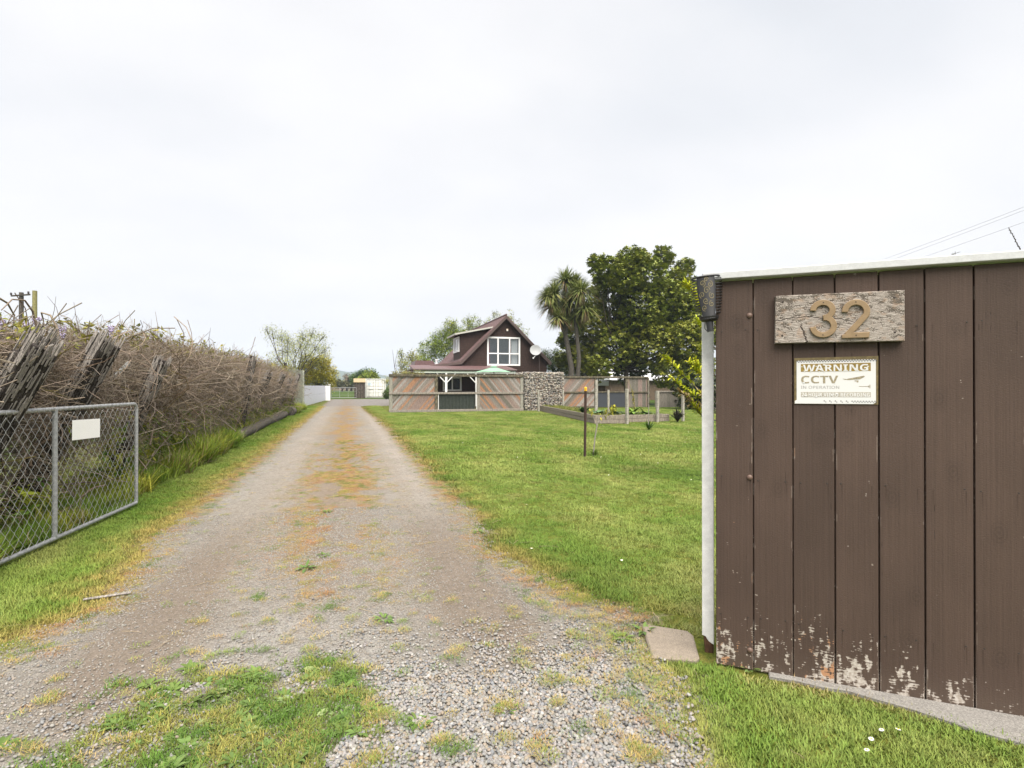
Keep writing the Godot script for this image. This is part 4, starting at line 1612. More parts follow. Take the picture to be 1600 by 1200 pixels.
	o = part("bark_strip", g, M.sleeper_pale, self, Vector3(-1.52, 0.018, -4.2))
	o.rotation.y = deg_to_rad(8)
	tag(o, "pale strip of bark lying at the left edge of the gravel", "bark")


# ------------------------------------------------------------------ the timber fence, the stone cage and the garden beds
func board_colors() -> Array:
	var p := [lin(0.30, 0.27, 0.235), lin(0.36, 0.285, 0.24), lin(0.24, 0.215, 0.18), lin(0.42, 0.39, 0.36), lin(0.38, 0.25, 0.19), lin(0.47, 0.255, 0.145), lin(0.20, 0.185, 0.15), lin(0.34, 0.25, 0.215)]
	var out := []
	for i in p.size():
		out.append(mat("old_board_%d" % i, p[i] * 1.3, 0.9, {"tex": T.grain, "tri": 2.2, "normal": T.grain_n, "bump": 0.5}))
	return out


func diagonal_boards(parent: Node, x0: float, x1: float, y0: float, y1: float, slope: float, z: float, mats: Array, wide: float = 0.108) -> void:
	var rect := PackedVector2Array([Vector2(x0, y0), Vector2(x1, y0), Vector2(x1, y1), Vector2(x0, y1)])
	var d := Vector2(cos(slope), sin(slope))
	var nn := Vector2(-d.y, d.x)
	var c := Vector2((x0 + x1) / 2, (y0 + y1) / 2)
	var reach := (Vector2(x1, y1) - Vector2(x0, y0)).length() / 2
	var t := -reach
	while t < reach:
		var w := wide * rf(0.7, 1.15)
		var q := PackedVector2Array([c + nn * t - d * 3, c + nn * t + d * 3, c + nn * (t + w - 0.006) + d * 3, c + nn * (t + w - 0.006) - d * 3])
		for r in Geometry2D.intersect_polygons(rect, q):
			var g := Geo.new()
			var m: Material = mats[[0, 0, 1, 2, 3, 4, 4, 5, 6, 5, 7, 3][rng.randi() % 12]]
			g.uvo = Vector2(rf(0, 1), rf(0, 1))
			g.prism(r, z - 0.02, z + rf(-0.004, 0.006), 0.002)
			part("board", g, m, parent)
		t += w


func rail(parent: Node, called: String, a: Vector3, size: Vector3, m: Material, ch: float = 0.006) -> void:
	var g := Geo.new()
	g.uvo = Vector2(rf(0, 1), rf(0, 1))
	g.cbox(a, size, ch)
	part(called, g, m, parent)


func build_timber_fence() -> void:
	var mats := board_colors()
	var pale := mat("pale_post", lin(0.48, 0.465, 0.39), 0.9, {"tex": T.grain, "tri": 1.7})
	var railm := mat("old_rail", lin(0.44, 0.395, 0.335), 0.9, {"tex": T.grain, "tri": 1.3, "normal": T.grain_n, "bump": 0.5})
	var mossy := mat("mossy_rail", lin(0.38, 0.33, 0.22), 0.95, {"tex": T.rot, "tri": 1.1})
	var f := thing("timber_fence", "patchwork fence of grey and orange diagonal boards with an open window in the middle", "fence", Vector3(2.01, 0, -29.0))
	for q in [[0.09, pale], [2.46, mossy], [4.77, railm], [7.25, pale]]:
		rail(f, "post", Vector3(q[0], 0.99, 0.0), Vector3(0.17, 1.98, 0.12), q[1], 0.01)
	rail(f, "rail", Vector3(3.67, 1.955, 0.02), Vector3(7.36, 0.13, 0.17), mossy, 0.012)
	rail(f, "rail", Vector3(3.67, 1.01, 0.03), Vector3(7.36, 0.115, 0.14), railm, 0.01)
	rail(f, "rail", Vector3(3.67, 0.075, 0.03), Vector3(7.36, 0.13, 0.14), railm, 0.01)
	for q in [[0.175, 2.375], [4.86, 7.165]]:
		var sl := deg_to_rad(49.0 if q[0] < 1.0 else -50.0)
		diagonal_boards(f, q[0], q[1], 1.068, 1.888, sl, 0.02, mats)
		diagonal_boards(f, q[0], q[1], 0.142, 0.952, sl, 0.02, mats)
	var green := mat("green_sheet", lin(0.04, 0.05, 0.04), 0.45, {"tex": T.mottle, "tri": 1.0})
	var g := Geo.new()
	var x := 2.58
	var pl := PackedVector2Array()
	while x < 4.66:
		for e in [[0.0, 0.0], [0.02, 0.022], [0.075, 0.022], [0.095, 0.0]]:
			pl.append(Vector2(x + e[0], e[1]))
		x += 0.19
	for i in pl.size() - 1:
		var a := pl[i]
		var b := pl[i + 1]
		var nn := Vector3(-(b.y - a.y), 0, b.x - a.x).normalized()
		g.face([Vector3(a.x, 0.142, -0.03 + a.y), Vector3(b.x, 0.142, -0.03 + b.y), Vector3(b.x, 0.952, -0.03 + b.y), Vector3(a.x, 0.952, -0.03 + a.y)], nn)
	part("ribbed_sheet", g, green, f)
	var wt := mat("white_trim", lin(0.74, 0.74, 0.72), 0.6)
	for xx in [2.575, 4.67]:
		rail(f, "trim", Vector3(xx, 0.548, 0.045), Vector3(0.03, 0.81, 0.03), wt, 0.003)
	# stones in a wire cage
	var gb := thing("gabion_wall", "tall wire cage wall filled with tan and grey stones", "stone wall", Vector3(10.68, 0, -30.1))
	mat("cage_stone", lin(1, 1, 1), 0.9, {"vcol": true, "tex": T.mottle, "tri": 2.2})
	var w := 2.35
	var hgt := 2.18
	var dp := 2.0
	g = Geo.new()
	g.box(Vector3(0, hgt / 2 - 0.06, 0), Vector3(w - 0.26, hgt - 0.26, dp - 0.26))
	part("rubble_core", g, mat("rubble", lin(0.10, 0.09, 0.08), 1.0), gb)
	var sm := [pebble(301), pebble(302), pebble(303)]
	var xs := [[], [], []]
	var cs := [[], [], []]
	for layer in [[0, 1300], [1, 520], [2, 420], [3, 420]]:
		for i in layer[1]:
			var p := Vector3(rf(-w / 2, w / 2), rf(0.03, hgt), dp / 2 - rf(0.05, 0.14))
			if layer[0] == 1:
				p = Vector3(rf(-w / 2, w / 2), hgt - rf(0.04, 0.1), rf(-dp / 2, dp / 2))
			elif layer[0] == 2:
				p = Vector3(-w / 2 + rf(0.04, 0.12), rf(0.03, hgt), rf(-dp / 2, dp / 2))
			elif layer[0] == 3:
				p = Vector3(w / 2 - rf(0.04, 0.12), rf(0.03, hgt), rf(-dp / 2, dp / 2))
			var k := rng.randi() % 3
			var b := Basis.from_euler(Vector3(rf(0, TAU), rf(0, TAU), rf(0, TAU))).scaled(Vector3.ONE * rf(0.05, 0.085))
			xs[k].append(Transform3D(b, p))
			var c := lin(0.56, 0.50, 0.41).lerp(lin(0.38, 0.35, 0.32), rng.randf())
			var t := rng.randf()
			if t < 0.16:
				c = lin(0.70, 0.64, 0.53)
			elif t < 0.3:
				c = lin(0.30, 0.21, 0.15)
			elif t < 0.42:
				c = lin(0.22, 0.21, 0.20)
			cs[k].append(vary(c, 0.15))
	for k in 3:
		multi("cage_stones", sm[k], M.cage_stone, xs[k], cs[k], gb)
	g = Geo.new()
	for i in 17:
		var xx := -w / 2 + i * w / 16.0
		g.tube([Vector3(xx, 0, dp / 2 + 0.005), Vector3(xx, hgt, dp / 2 + 0.005)], [0.003], 4, false)
	for i in 16:
		var y := 0.02 + i * (hgt - 0.02) / 15.0
		g.tube([Vector3(-w / 2 - 0.004, y, -dp / 2), Vector3(-w / 2 - 0.004, y, dp / 2 + 0.005), Vector3(w / 2 + 0.004, y, dp / 2 + 0.005), Vector3(w / 2 + 0.004, y, -dp / 2)], [0.003 if i % 5 else 0.006], 4, false)
	part("wire_cage", g, M.wire, gb)
	# the fence to the right of it
	var f2 := thing("boundary_fence", "mossy timber fence behind the garden beds with diagonal boards and a dark mesh gap", "fence", Vector3(11.9, 0, -31.2))
	rail(f2, "rail", Vector3(3.3, 1.945, 0.02), Vector3(6.7, 0.12, 0.15), mossy, 0.01)
	rail(f2, "rail", Vector3(1.42, 1.0, 0.03), Vector3(2.84, 0.10, 0.10), mossy, 0.01)
	rail(f2, "rail", Vector3(1.42, 0.08, 0.03), Vector3(2.84, 0.12, 0.10), mossy, 0.01)
	rail(f2, "rail", Vector3(5.88, 1.0, 0.03), Vector3(1.6, 0.09, 0.10), mossy, 0.01)
	for q in [0.05, 2.92, 5.08, 6.66]:
		rail(f2, "post", Vector3(q, 0.97, 0.0), Vector3(0.15, 1.9, 0.12), mossy, 0.01)
	diagonal_boards(f2, 0.13, 2.84, 1.05, 1.885, deg_to_rad(47), 0.02, mats, 0.12)
	diagonal_boards(f2, 0.13, 2.84, 0.14, 0.95, deg_to_rad(47), 0.02, mats, 0.12)
	var x2 := 5.17
	while x2 < 6.55:
		var ww := rf(0.13, 0.17)
		rail(f2, "board", Vector3(x2 + ww / 2, 0.97, 0.0), Vector3(ww - 0.006, 1.84, 0.022), [mats[2], mats[6], mats[7]][rng.randi() % 3], 0.002)
		x2 += ww
	var shade := mat("shade_cloth", lin(0.035, 0.04, 0.05), 0.8)
	rail(f2, "mesh_panel", Vector3(4.0, 0.52, 0.0), Vector3(1.98, 0.92, 0.02), shade, 0.002)
	rail(f2, "rail", Vector3(4.0, 1.02, 0.02), Vector3(2.0, 0.08, 0.06), mossy, 0.004)
	var f3 := thing("low_fence", "low dark timber fence at the right end of the garden beds", "fence", Vector3(18.75, 0, -30.6))
	rail(f3, "rail", Vector3(1.4, 1.04, 0.03), Vector3(2.9, 0.09, 0.08), railm, 0.006)
	for q in [0.03, 2.78]:
		rail(f3, "post", Vector3(q, 0.53, 0.0), Vector3(0.14, 1.06, 0.12), railm, 0.01)
	x2 = 0.12
	while x2 < 2.66:
		var ww := rf(0.2, 0.26)
		rail(f3, "board", Vector3(x2 + ww / 2, 0.52, 0.0), Vector3(ww - 0.006, 0.96, 0.022), [mats[2], mats[6]][rng.randi() % 2], 0.002)
		x2 += ww


func leafy_plant(called: String, label: String, at: Vector3, n: int, ln: float, wd: float, rise: float, c: Color, group: String = "", category: String = "plant") -> void:
	var g := Geo.new()
	g.colored = true
	for i in n:
		var a := i * 2.4 + rf(-0.3, 0.3)
		g.cur = vary(c, 0.25)
		g.blade(Vector3(cos(a), 0, sin(a)) * 0.02 + Vector3(0, rf(0.0, ln * 0.15), 0), Vector3(cos(a), rise * rf(0.4, 1.6), sin(a)), ln * rf(0.6, 1.25), wd * rf(0.8, 1.35), rf(0.15, 0.5), 4, 0.95, 0.3)
	var o := part(called, g, M.grass, self, at)
	tag(o, label, category, group)


func build_beds() -> void:
	var wood := mat("bed_board", lin(0.44, 0.38, 0.31), 0.92, {"tex": T.grain, "tri": 1.4, "normal": T.grain_n, "bump": 0.6})
	var soil := mat("soil", lin(0.07, 0.055, 0.04), 1.0, {"tex": T.grit, "tri": 2.0})
	var green_soil := lin(0.11, 0.16, 0.03)
	var b1 := thing("garden_bed", "long raised garden bed of grey planks running back to the stone cage wall", "garden bed", Vector3(8.73, 0, -18.44))
	var dir := Vector3(1.5, 0, -10.2)
	var across := Vector3(1.11, 0, 0.33)
	for course in 2:
		for seg in 4:
			var a := dir * (seg / 4.0)
			var b := dir * ((seg + 1) / 4.0)
			var g := Geo.new()
			var l := (b - a).length()
			var mid := (a + b) / 2 + Vector3(rf(-0.012, 0.012), 0.085 + course * 0.16, 0)
			g.uvo = Vector2(rf(0, 1), 0)
			g.cbox(mid, Vector3(0.06, 0.152, l - 0.012), 0.008, Basis(Vector3.UP, atan2(dir.x, dir.z)))
			part("plank", g, wood, b1)
		var g2 := Geo.new()
		g2.cbox(across / 2 + Vector3(0, 0.085 + course * 0.16, 0.03), Vector3(across.length() + 0.05, 0.152, 0.06), 0.008, Basis(Vector3.UP, atan2(-across.z, across.x)))
		part("plank", g2, wood, b1)
		g2 = Geo.new()
		g2.cbox(across + dir / 2 + Vector3(0, 0.085 + course * 0.16, 0), Vector3(0.06, 0.152, dir.length()), 0.008, Basis(Vector3.UP, atan2(dir.x, dir.z)))
		part("plank", g2, wood, b1)
	var g3 := Geo.new()
	g3.face([Vector3(0, 0.26, 0), across + Vector3(0, 0.26, 0), across + dir + Vector3(0, 0.26, 0), dir + Vector3(0, 0.26, 0)], Vector3.UP)
	part("soil", g3, soil, b1)
	var b2 := thing("garden_bed", "short raised garden bed of grey planks at the right of the long one", "garden bed", Vector3(10.3, 0, -18.75))
	for course in 2:
		for q in [[Vector3(0.88, 0, 0), Vector3(1.8, 0.135, 0.06)], [Vector3(0.88, 0, -1.9), Vector3(1.8, 0.135, 0.06)], [Vector3(0, 0, -0.95), Vector3(0.06, 0.135, 1.84)], [Vector3(1.77, 0, -0.95), Vector3(0.06, 0.135, 1.84)]]:
			rail(b2, "plank", q[0] + Vector3(0, 0.075 + course * 0.143, 0), q[1], wood, 0.008)
	g3 = Geo.new()
	g3.face([Vector3(0, 0.22, 0), Vector3(1.77, 0.22, 0), Vector3(1.77, 0.22, -1.9), Vector3(0, 0.22, -1.9)], Vector3.UP)
	part("soil", g3, soil, b2)
	# weeds over the beds
	var xs := []
	var cs := []
	for i in 700:
		var p := Vector3(8.73, 0.26, -18.44) + across * rf(0.08, 0.92) + dir * rf(0.02, 0.98)
		xs.append(Transform3D(Basis(Vector3.UP, rf(0, TAU)).scaled(Vector3.ONE * rf(0.7, 1.6)), p))
		cs.append(vary(green_soil.lerp(lin(0.22, 0.2, 0.06), rng.randf()), 0.3))
	for i in 160:
		xs.append(Transform3D(Basis(Vector3.UP, rf(0, TAU)).scaled(Vector3.ONE * rf(0.7, 1.4)), Vector3(10.35 + rf(0, 1.65), 0.22, -18.8 - rf(0, 1.8))))
		cs.append(vary(green_soil, 0.3))
	var o := multi("bed_weeds", tuft(22, 0.08, 0.05, 0.14, 0.012, 0.9), M.grass, xs, cs, self)
	tag(o, "low weeds growing over the soil of the garden beds", "weeds")
	# pale posts
	var pm := mat("pale_timber", lin(0.58, 0.55, 0.47), 0.9, {"tex": T.grain, "tri": 1.9})
	for q in [[9.59, 20.1, 1.62, 0.11, "tallest pale post, in the long garden bed behind the rusty stake"], [9.84, 18.02, 1.29, 0.105, "pale post at the front corner of the long garden bed"], [11.49, 18.62, 1.2, 0.10, "pale post in front of the short garden bed"], [12.68, 18.7, 1.07, 0.10, "pale post at the right end of the short garden bed"], [12.35, 24.5, 1.2, 0.10, "slightly leaning pale post in front of the dark mesh gap"], [9.77, 27.6, 1.2, 0.09, "thin pale post before the left half of the stone cage wall"], [11.15, 27.5, 1.18, 0.09, "thin pale post before the right edge of the stone cage wall"]]:
		var g := Geo.new()
		g.uvo = Vector2(rf(0, 1), rf(0, 1))
		g.cbox(Vector3(0, q[2] / 2 - 0.05, 0), Vector3(q[3], q[2] + 0.1, q[3]), 0.012, Basis.from_euler(Vector3(0, rf(-0.2, 0.2), rf(-0.02, 0.02))))
		var gpo := part("garden_post", g, pm, self, Vector3(q[0], 0, -q[1]))
		tag(gpo, q[4], "post", "pale posts round the garden beds")
	# plants of the beds
	leafy_plant("leafy_vegetable", "large bright green leafy plant in the short garden bed", Vector3(10.75, 0.22, -19.3), 26, 0.52, 0.15, 0.9, lin(0.17, 0.27, 0.05))
	leafy_plant("leafy_vegetable", "green leafy plant beside the pale post in the short garden bed", Vector3(11.3, 0.22, -19.2), 20, 0.45, 0.12, 1.0, lin(0.12, 0.2, 0.05))
	leafy_plant("cabbage_plant", "bluish green cabbage at the front of the long garden bed, left of the others", Vector3(9.35, 0.26, -19.4), 22, 0.4, 0.17, 0.7, lin(0.10, 0.17, 0.085))
	leafy_plant("cabbage_plant", "bluish green cabbage at the front right corner of the long bed", Vector3(9.78, 0.26, -18.9), 24, 0.42, 0.18, 0.7, lin(0.13, 0.20, 0.11))
	leafy_plant("cabbage_plant", "darker green cabbage behind the rusty stake in the long bed", Vector3(9.2, 0.26, -20.5), 22, 0.45, 0.16, 0.9, lin(0.07, 0.13, 0.04))
	leafy_plant("dark_shrub", "small dark purplish shrub in front of the short garden bed's right end", Vector3(12.2, 0.0, -18.35), 60, 0.55, 0.07, 2.2, lin(0.045, 0.045, 0.03), "", "shrub")
	leafy_plant("grass_tussock", "dark green tuft of grass round the foot of the thin bare sapling", Vector3(9.1, 0, -15.25), 46, 0.34, 0.03, 2.0, lin(0.06, 0.12, 0.025), "", "grass tuft")
	leafy_plant("grass_tussock", "small tuft of grass at the foot of the pale sapling by the stake", Vector3(4.72, 0, -9.98), 40, 0.17, 0.014, 1.2, lin(0.08, 0.13, 0.02), "", "grass tuft")
	var st := thing("flower_stalk", "tall seeding flower stalk in the short garden bed", "plant", Vector3(10.85, 0.22, -19.25))
	var g4 := Geo.new()
	g4.tube([Vector3(0, 0, 0), Vector3(-0.02, 0.6, 0), Vector3(-0.16, 1.1, 0), Vector3(-0.3, 1.45, 0)], [0.014, 0.012, 0.009, 0.005], 6)
	part("stem", g4, mat("stalk", lin(0.22, 0.2, 0.07), 0.8), st)
	g4 = Geo.new()
	g4.colored = true
	for i in 90:
		var k := rng.randf()
		g4.cur = vary(lin(0.26, 0.23, 0.06), 0.3)
		g4.blade(Vector3(0, 0.2, 0).lerp(Vector3(-0.1, 1.0, 0), k) + rvec(0.02), rvec() + Vector3(0, 0.3, 0), rf(0.05, 0.14), 0.03, 0.2, 2, 0.9)
	part("seed_heads", g4, M.grass, st)
	# rusty stake with a yellow cap
	var sk := thing("steel_stake", "rusty steel stake with a yellow cap standing in the lawn", "stake", Vector3(4.46, 0, -9.86))
	sk.rotation = Vector3(0, 0.4, deg_to_rad(-0.8))
	var rust := mat("rust", lin(0.075, 0.04, 0.03), 0.85, {"tex": T.mottle, "tri": 6.0})
	var g := Geo.new()
	for i in 3:
		var a := TAU * i / 3.0 + 0.2
		g.box(Vector3(cos(a) * 0.014, 0.68, sin(a) * 0.014), Vector3(0.028, 1.36, 0.006), Basis(Vector3.UP, -a))
	part("post", g, rust, sk)
	g = Geo.new()
	g.lathe([Vector2(0.026, 1.30), Vector2(0.027, 1.365), Vector2(0.023, 1.378), Vector2(0.0001, 1.38)], 14)
	part("cap", g, mat("yellow_cap", lin(0.75, 0.42, 0.01), 0.5), sk)
	# saplings
	var bark := mat("pale_bark", lin(0.38, 0.35, 0.30), 0.9, {"tex": T.mottle, "tri": 8.0})
	var sp := thing("sapling", "pale forked sapling with a few yellow green leaves beside the stake", "tree", Vector3(4.7, 0, -9.99))
	g = Geo.new()
	g.tube([Vector3(0, 0, 0), Vector3(0.03, 0.35, 0.01), Vector3(0.09, 0.68, 0.02)], [0.016, 0.014, 0.012], 8)
	g.tube([Vector3(0.09, 0.66, 0.02), Vector3(0.22, 0.78, 0.04), Vector3(0.4, 0.95, 0.1)], [0.011, 0.009, 0.005], 6)
	g.tube([Vector3(0.07, 0.6, 0.02), Vector3(0.02, 0.72, 0.0), Vector3(-0.06, 0.95, -0.03)], [0.008, 0.006, 0.003], 6)
	g.tube([Vector3(0.09, 0.68, 0.02), Vector3(0.09, 0.78, 0.02)], [0.012, 0.01], 6)
	part("trunk", g, bark, sp)
	g = Geo.new()
	g.colored = true
	for q in [[Vector3(0.4, 0.95, 0.1), 44], [Vector3(0.3, 0.87, 0.07), 30], [Vector3(-0.05, 0.92, -0.03), 9], [Vector3(0.2, 0.8, 0.03), 12]]:
		for i in q[1]:
			g.cur = vary(lin(0.27, 0.26, 0.03), 0.3)
			g.blade(q[0] + rvec(0.06), rvec() + Vector3.UP * 0.3, rf(0.05, 0.1), rf(0.018, 0.03), 0.3, 3, 0.95, 0.2)
	part("leaves", g, M.grass, sp)
	sp = thing("sapling", "thin straight bare sapling in front of the short garden bed", "tree", Vector3(9.1, 0, -15.28))
	g = Geo.new()
	g.tube([Vector3(0, 0, 0), Vector3(0.01, 0.8, 0), Vector3(0.0, 1.66, 0.01)], [0.016, 0.012, 0.006], 7)
	g.tube([Vector3(0.005, 1.1, 0), Vector3(0.04, 1.2, 0.01)], [0.006, 0.003], 5)
	part("trunk", g, bark, sp)
	g = Geo.new()
	g.colored = true
	for i in 14:
		g.cur = vary(lin(0.2, 0.2, 0.06), 0.3)
		g.blade(Vector3(0.0, rf(0.3, 1.66), 0) + rvec(0.02), rvec(), rf(0.03, 0.07), 0.02, 0.2, 2, 0.9)
	part("leaves", g, M.grass, sp)
	# near daisies and single weeds
	for q in [[-0.245, 0.30, "daisy closest to the gravel in the grass before the brown fence"], [0.0, 0, ""]]:
		pass
	var dz := [[1360, 1153], [1376, 1139], [1353, 1170], [1402, 1138]]
	var dl := ["largest white daisy in the grass before the brown fence", "white daisy just above the largest one in the grass by the fence", "white daisy just below the largest one in the grass by the fence", "white daisy nearest the concrete strip of the brown fence"]
	for i in 4:
		var p := ground_at(dz[i][0], dz[i][1], 0.045)
		g = Geo.new()
		g.colored = true
		daisy_geo(g)
		var o2 := part("daisy", g, M.grass, self, p)
		o2.rotation = Vector3(rf(0.05, 0.25), rf(0, 6), rf(-0.12, 0.12))
		tag(o2, dl[i], "flower", "daisies in front of the brown fence")
	var wl := [[601, 968, 0.085, "flat green weed rosette alone in the gravel right of the mossy strip"], [478, 888, 0.10, "largest clump of green weed on the mossy strip of the driveway"], [512, 800, 0.075, "green weed tuft farthest along the driveway's mossy strip"], [505, 868, 0.07, "small green weed beside the largest clump on the mossy strip"], [972, 998, 0.085, "dark green weed rosette in the dry grass left of the slab"], [1005, 985, 0.08, "bright green broad leaved weed just above the slab"], [655, 1128, 0.075, "pale star shaped weed right of the grassy patch in the gravel"], [790, 1110, 0.07, "light green weed rosette in the pebbles nearest the viewer"], [748, 832, 0.08, "green weed at the lawn's edge where the gravel widens"], [1170, 1045, 0.06, "small leafy green weed against the foot of the brown fence"]]
	for q in wl:
		var p := ground_at(q[0], q[1], 0.01)
		leafy_plant("weed_rosette", q[3], p, 13, q[2] * 0.72, q[2] * 0.2, 0.45, lin(0.115, 0.175, 0.05), "", "weed")


func ground_at(px: float, py: float, h: float = 0.0) -> Vector3:
	# a spot of ground measured in the photograph
	var d := (EYE_H - h) * 850.0 / (py - 603.0)
	return spot(px, py, d)


func spot(px: float, py: float, d: float) -> Vector3:
	var x := (px - 800.0) / 850.0 * d
	return Vector3(x * 0.95783 + d * 0.28736, EYE_H - (py - 603.0) / 850.0 * d, x * 0.28736 - d * 0.95783)


# ------------------------------------------------------------------ the brown house
func strip_boards(parent: Node, outline: PackedVector2Array, holes: Array, y0: float, y1: float, step: float, at: Transform3D, m: Material) -> void:
	var y := y0
	while y < y1:
		var band := PackedVector2Array([Vector2(-20, y), Vector2(20, y), Vector2(20, y + step * 1.12), Vector2(-20, y + step * 1.12)])
		var left: Array = Array(Geometry2D.intersect_polygons(outline, band), TYPE_NIL, "", null)
		for h in holes:
			var nxt := []
			for p in left:
				for r in Geometry2D.clip_polygons(p, h):
					nxt.append(r)
			left = nxt
		for p in left:
			var g := Geo.new()
			g.uvo = Vector2(rf(0, 1), rf(0, 1))
			# each board laps over the one below
			var lap := Transform3D(Basis(Vector3(1, 0, 0), Vector3(0, 1, -0.22), Vector3(0, 0, 1)), Vector3(0, 0, 0.22 * (y + step)))
			g.prism(p, -0.012, 0.008, 0.0, at * lap)
			part("weatherboard", g, m, parent)
		y += step


func rect(x0: float, x1: float, y0: float, y1: float) -> PackedVector2Array:
	return PackedVector2Array([Vector2(x0, y0), Vector2(x1, y0), Vector2(x1, y1), Vector2(x0, y1)])


func window(parent: Node, x0: float, x1: float, y0: float, y1: float, cols: Array, rows: Array, fw: float, at: Transform3D, fm: Material, gm: Material) -> MeshInstance3D:
	var g := Geo.new()
	for q in [rect(x0, x0 + fw, y0, y1), rect(x1 - fw, x1, y0, y1), rect(x0 + fw, x1 - fw, y0, y0 + fw), rect(x0 + fw, x1 - fw, y1 - fw, y1)]:
		g.prism(q, -0.05, 0.05, 0.004, at)
	var cx := [x0 + fw]
	for c in cols:
		g.prism(rect(c - fw * 0.4, c + fw * 0.4, y0 + fw, y1 - fw), -0.04, 0.043, 0.004, at)
		cx.append(c)
	cx.append(x1 - fw)
	var cy := [y0 + fw]
	for r in rows:
		for k in cx.size() - 1:
			g.prism(rect(cx[k] + (fw * 0.4 if k > 0 else 0.0), cx[k + 1] - (fw * 0.4 if k < cx.size() - 2 else 0.0), r - fw * 0.35, r + fw * 0.35), -0.04, 0.04, 0.004, at)
		cy.append(r)
	cy.append(y1 - fw)
	var o := part("window", g, fm, parent)
	for i in cx.size() - 1:
		for j in cy.size() - 1:
			var p := Geo.new()
			p.prism(rect(cx[i], cx[i + 1], cy[j], cy[j + 1]), -0.004, 0.004, 0.0, at)
			part("pane", p, gm, o)
	return o


func build_house() -> void:
	var brown := mat("brown_boards", lin(0.082, 0.040, 0.028), 0.75, {"tex": T.grain, "scale": Vector3(1.2, 0.9, 1.0)})
	var roofm := mat("roof_iron", lin(0.185, 0.105, 0.105), 0.5, {"tex": T.mottle, "tri": 0.9, "spec": 0.5})
	var trim := mat("dark_trim", lin(0.075, 0.05, 0.045), 0.6)
	var white := mat("house_white", lin(0.80, 0.80, 0.80), 0.5)
	var glass := mat("window_glass", Color(0.35, 0.40, 0.42, 0.16), 0.03, {"spec": 0.9})
	glass.albedo_color = Color(0.35, 0.40, 0.42, 0.16)
	glass.transparency = BaseMaterial3D.TRANSPARENCY_ALPHA
	var dark := mat("dark_inside", lin(0.035, 0.034, 0.034), 0.9)
	var h := thing("brown_house", "dark brown weatherboard house with steep purple brown roof, dormer and verandah", "house", Vector3(10.29, 0, -36.0))
	var I := Transform3D.IDENTITY
	var gable := PackedVector2Array([Vector2(-4.95, 0), Vector2(3.05, 0), Vector2(3.05, 3.08), Vector2(0, 6.08), Vector2(-3.1, 3.0), Vector2(-4.95, 2.72)])
	var up := rect(-1.27, 1.09, 2.79, 4.76)
	var low := rect(-4.30, -3.04, 1.06, 2.0)
	strip_boards(h, gable, [up, low], 0.0, 6.1, 0.165, I, brown)
	# walls behind the boards, leaving the rooms behind the windows open
	var g := Geo.new()
	for q in [rect(-4.95, -4.32, 0, 2.6), rect(-4.32, -3.02, 0, 1.04), rect(-3.02, 3.05, 0, 2.76), rect(-3.0, -1.3, 2.76, 3.0), rect(1.12, 3.0, 2.76, 3.05)]:
		g.prism(q, -0.16, -0.03, 0.0)
	g.prism(PackedVector2Array([Vector2(-4.32, 2.02), Vector2(-3.02, 2.02), Vector2(-3.02, 2.72), Vector2(-4.32, 2.6)]), -0.16, -0.03)
	g.prism(PackedVector2Array([Vector2(-3.0, 3.0), Vector2(-1.3, 3.0), Vector2(-1.3, 4.7)]), -0.16, -0.03)
	g.prism(PackedVector2Array([Vector2(1.12, 3.05), Vector2(3.0, 3.05), Vector2(1.12, 4.92)]), -0.16, -0.03)
	g.prism(PackedVector2Array([Vector2(-1.3, 4.79), Vector2(1.12, 4.79), Vector2(0, 5.98)]), -0.16, -0.03)
	g.box(Vector3(-4.88, 1.3, -5.0), Vector3(0.14, 2.6, 9.66))
	g.box(Vector3(2.98, 1.5, -5.0), Vector3(0.14, 3.0, 9.66))
	g.box(Vector3(-0.95, 1.3, -9.9), Vector3(7.7, 2.6, 0.14))
	part("wall", g, brown, h)
	# rooms seen through the glass
	g = Geo.new()
	for q in [[-1.3, 1.12, 2.77, 4.78], [-4.32, -3.02, 1.04, 2.02]]:
		var x0: float = q[0]
		var x1: float = q[1]
		var y0: float = q[2]
		var y1: float = q[3]
		g.box(Vector3((x0 + x1) / 2, (y0 + y1) / 2, -1.9), Vector3(x1 - x0, y1 - y0, 0.05))
		g.box(Vector3(x0 - 0.03, (y0 + y1) / 2, -1.03), Vector3(0.05, y1 - y0, 1.7))
		g.box(Vector3(x1 + 0.03, (y0 + y1) / 2, -1.03), Vector3(0.05, y1 - y0, 1.7))
		g.box(Vector3((x0 + x1) / 2, y0 - 0.03, -1.03), Vector3(x1 - x0, 0.05, 1.7))
		g.box(Vector3((x0 + x1) / 2, y1 + 0.03, -1.03), Vector3(x1 - x0, 0.05, 1.7))
	part("room", g, mat("room_wall", lin(0.16, 0.15, 0.14), 0.9), h)
	var wup := window(h, -1.27, 1.09, 2.79, 4.76, [-0.50, 0.33], [3.62], 0.11, Transform3D(Basis.IDENTITY, Vector3(0, 0, 0.01)), white, glass)
	var curt := Geo.new()
	for seg in [[0.50, 0.96, 1]]:
		var px := []
		for i in 25:
			px.append(Vector3(lerpf(seg[0], seg[1], i / 24.0), 0, -0.16 + 0.03 * sin(i * 1.3)))
		for i in 24:
			var a: Vector3 = px[i]
			var b: Vector3 = px[i + 1]
			curt.face([a + Vector3(0, 2.92, 0), b + Vector3(0, 2.92, 0), b + Vector3(0, 4.66, 0), a + Vector3(0, 4.66, 0)], Vector3(-(b.z - a.z), 0, b.x - a.x).normalized())
	part("curtain", curt, mat("net_curtain", lin(0.62, 0.66, 0.68), 0.9, {"back": 0.3}), wup)
	var red := mat("red_curtain", lin(0.16, 0.035, 0.045), 0.9)
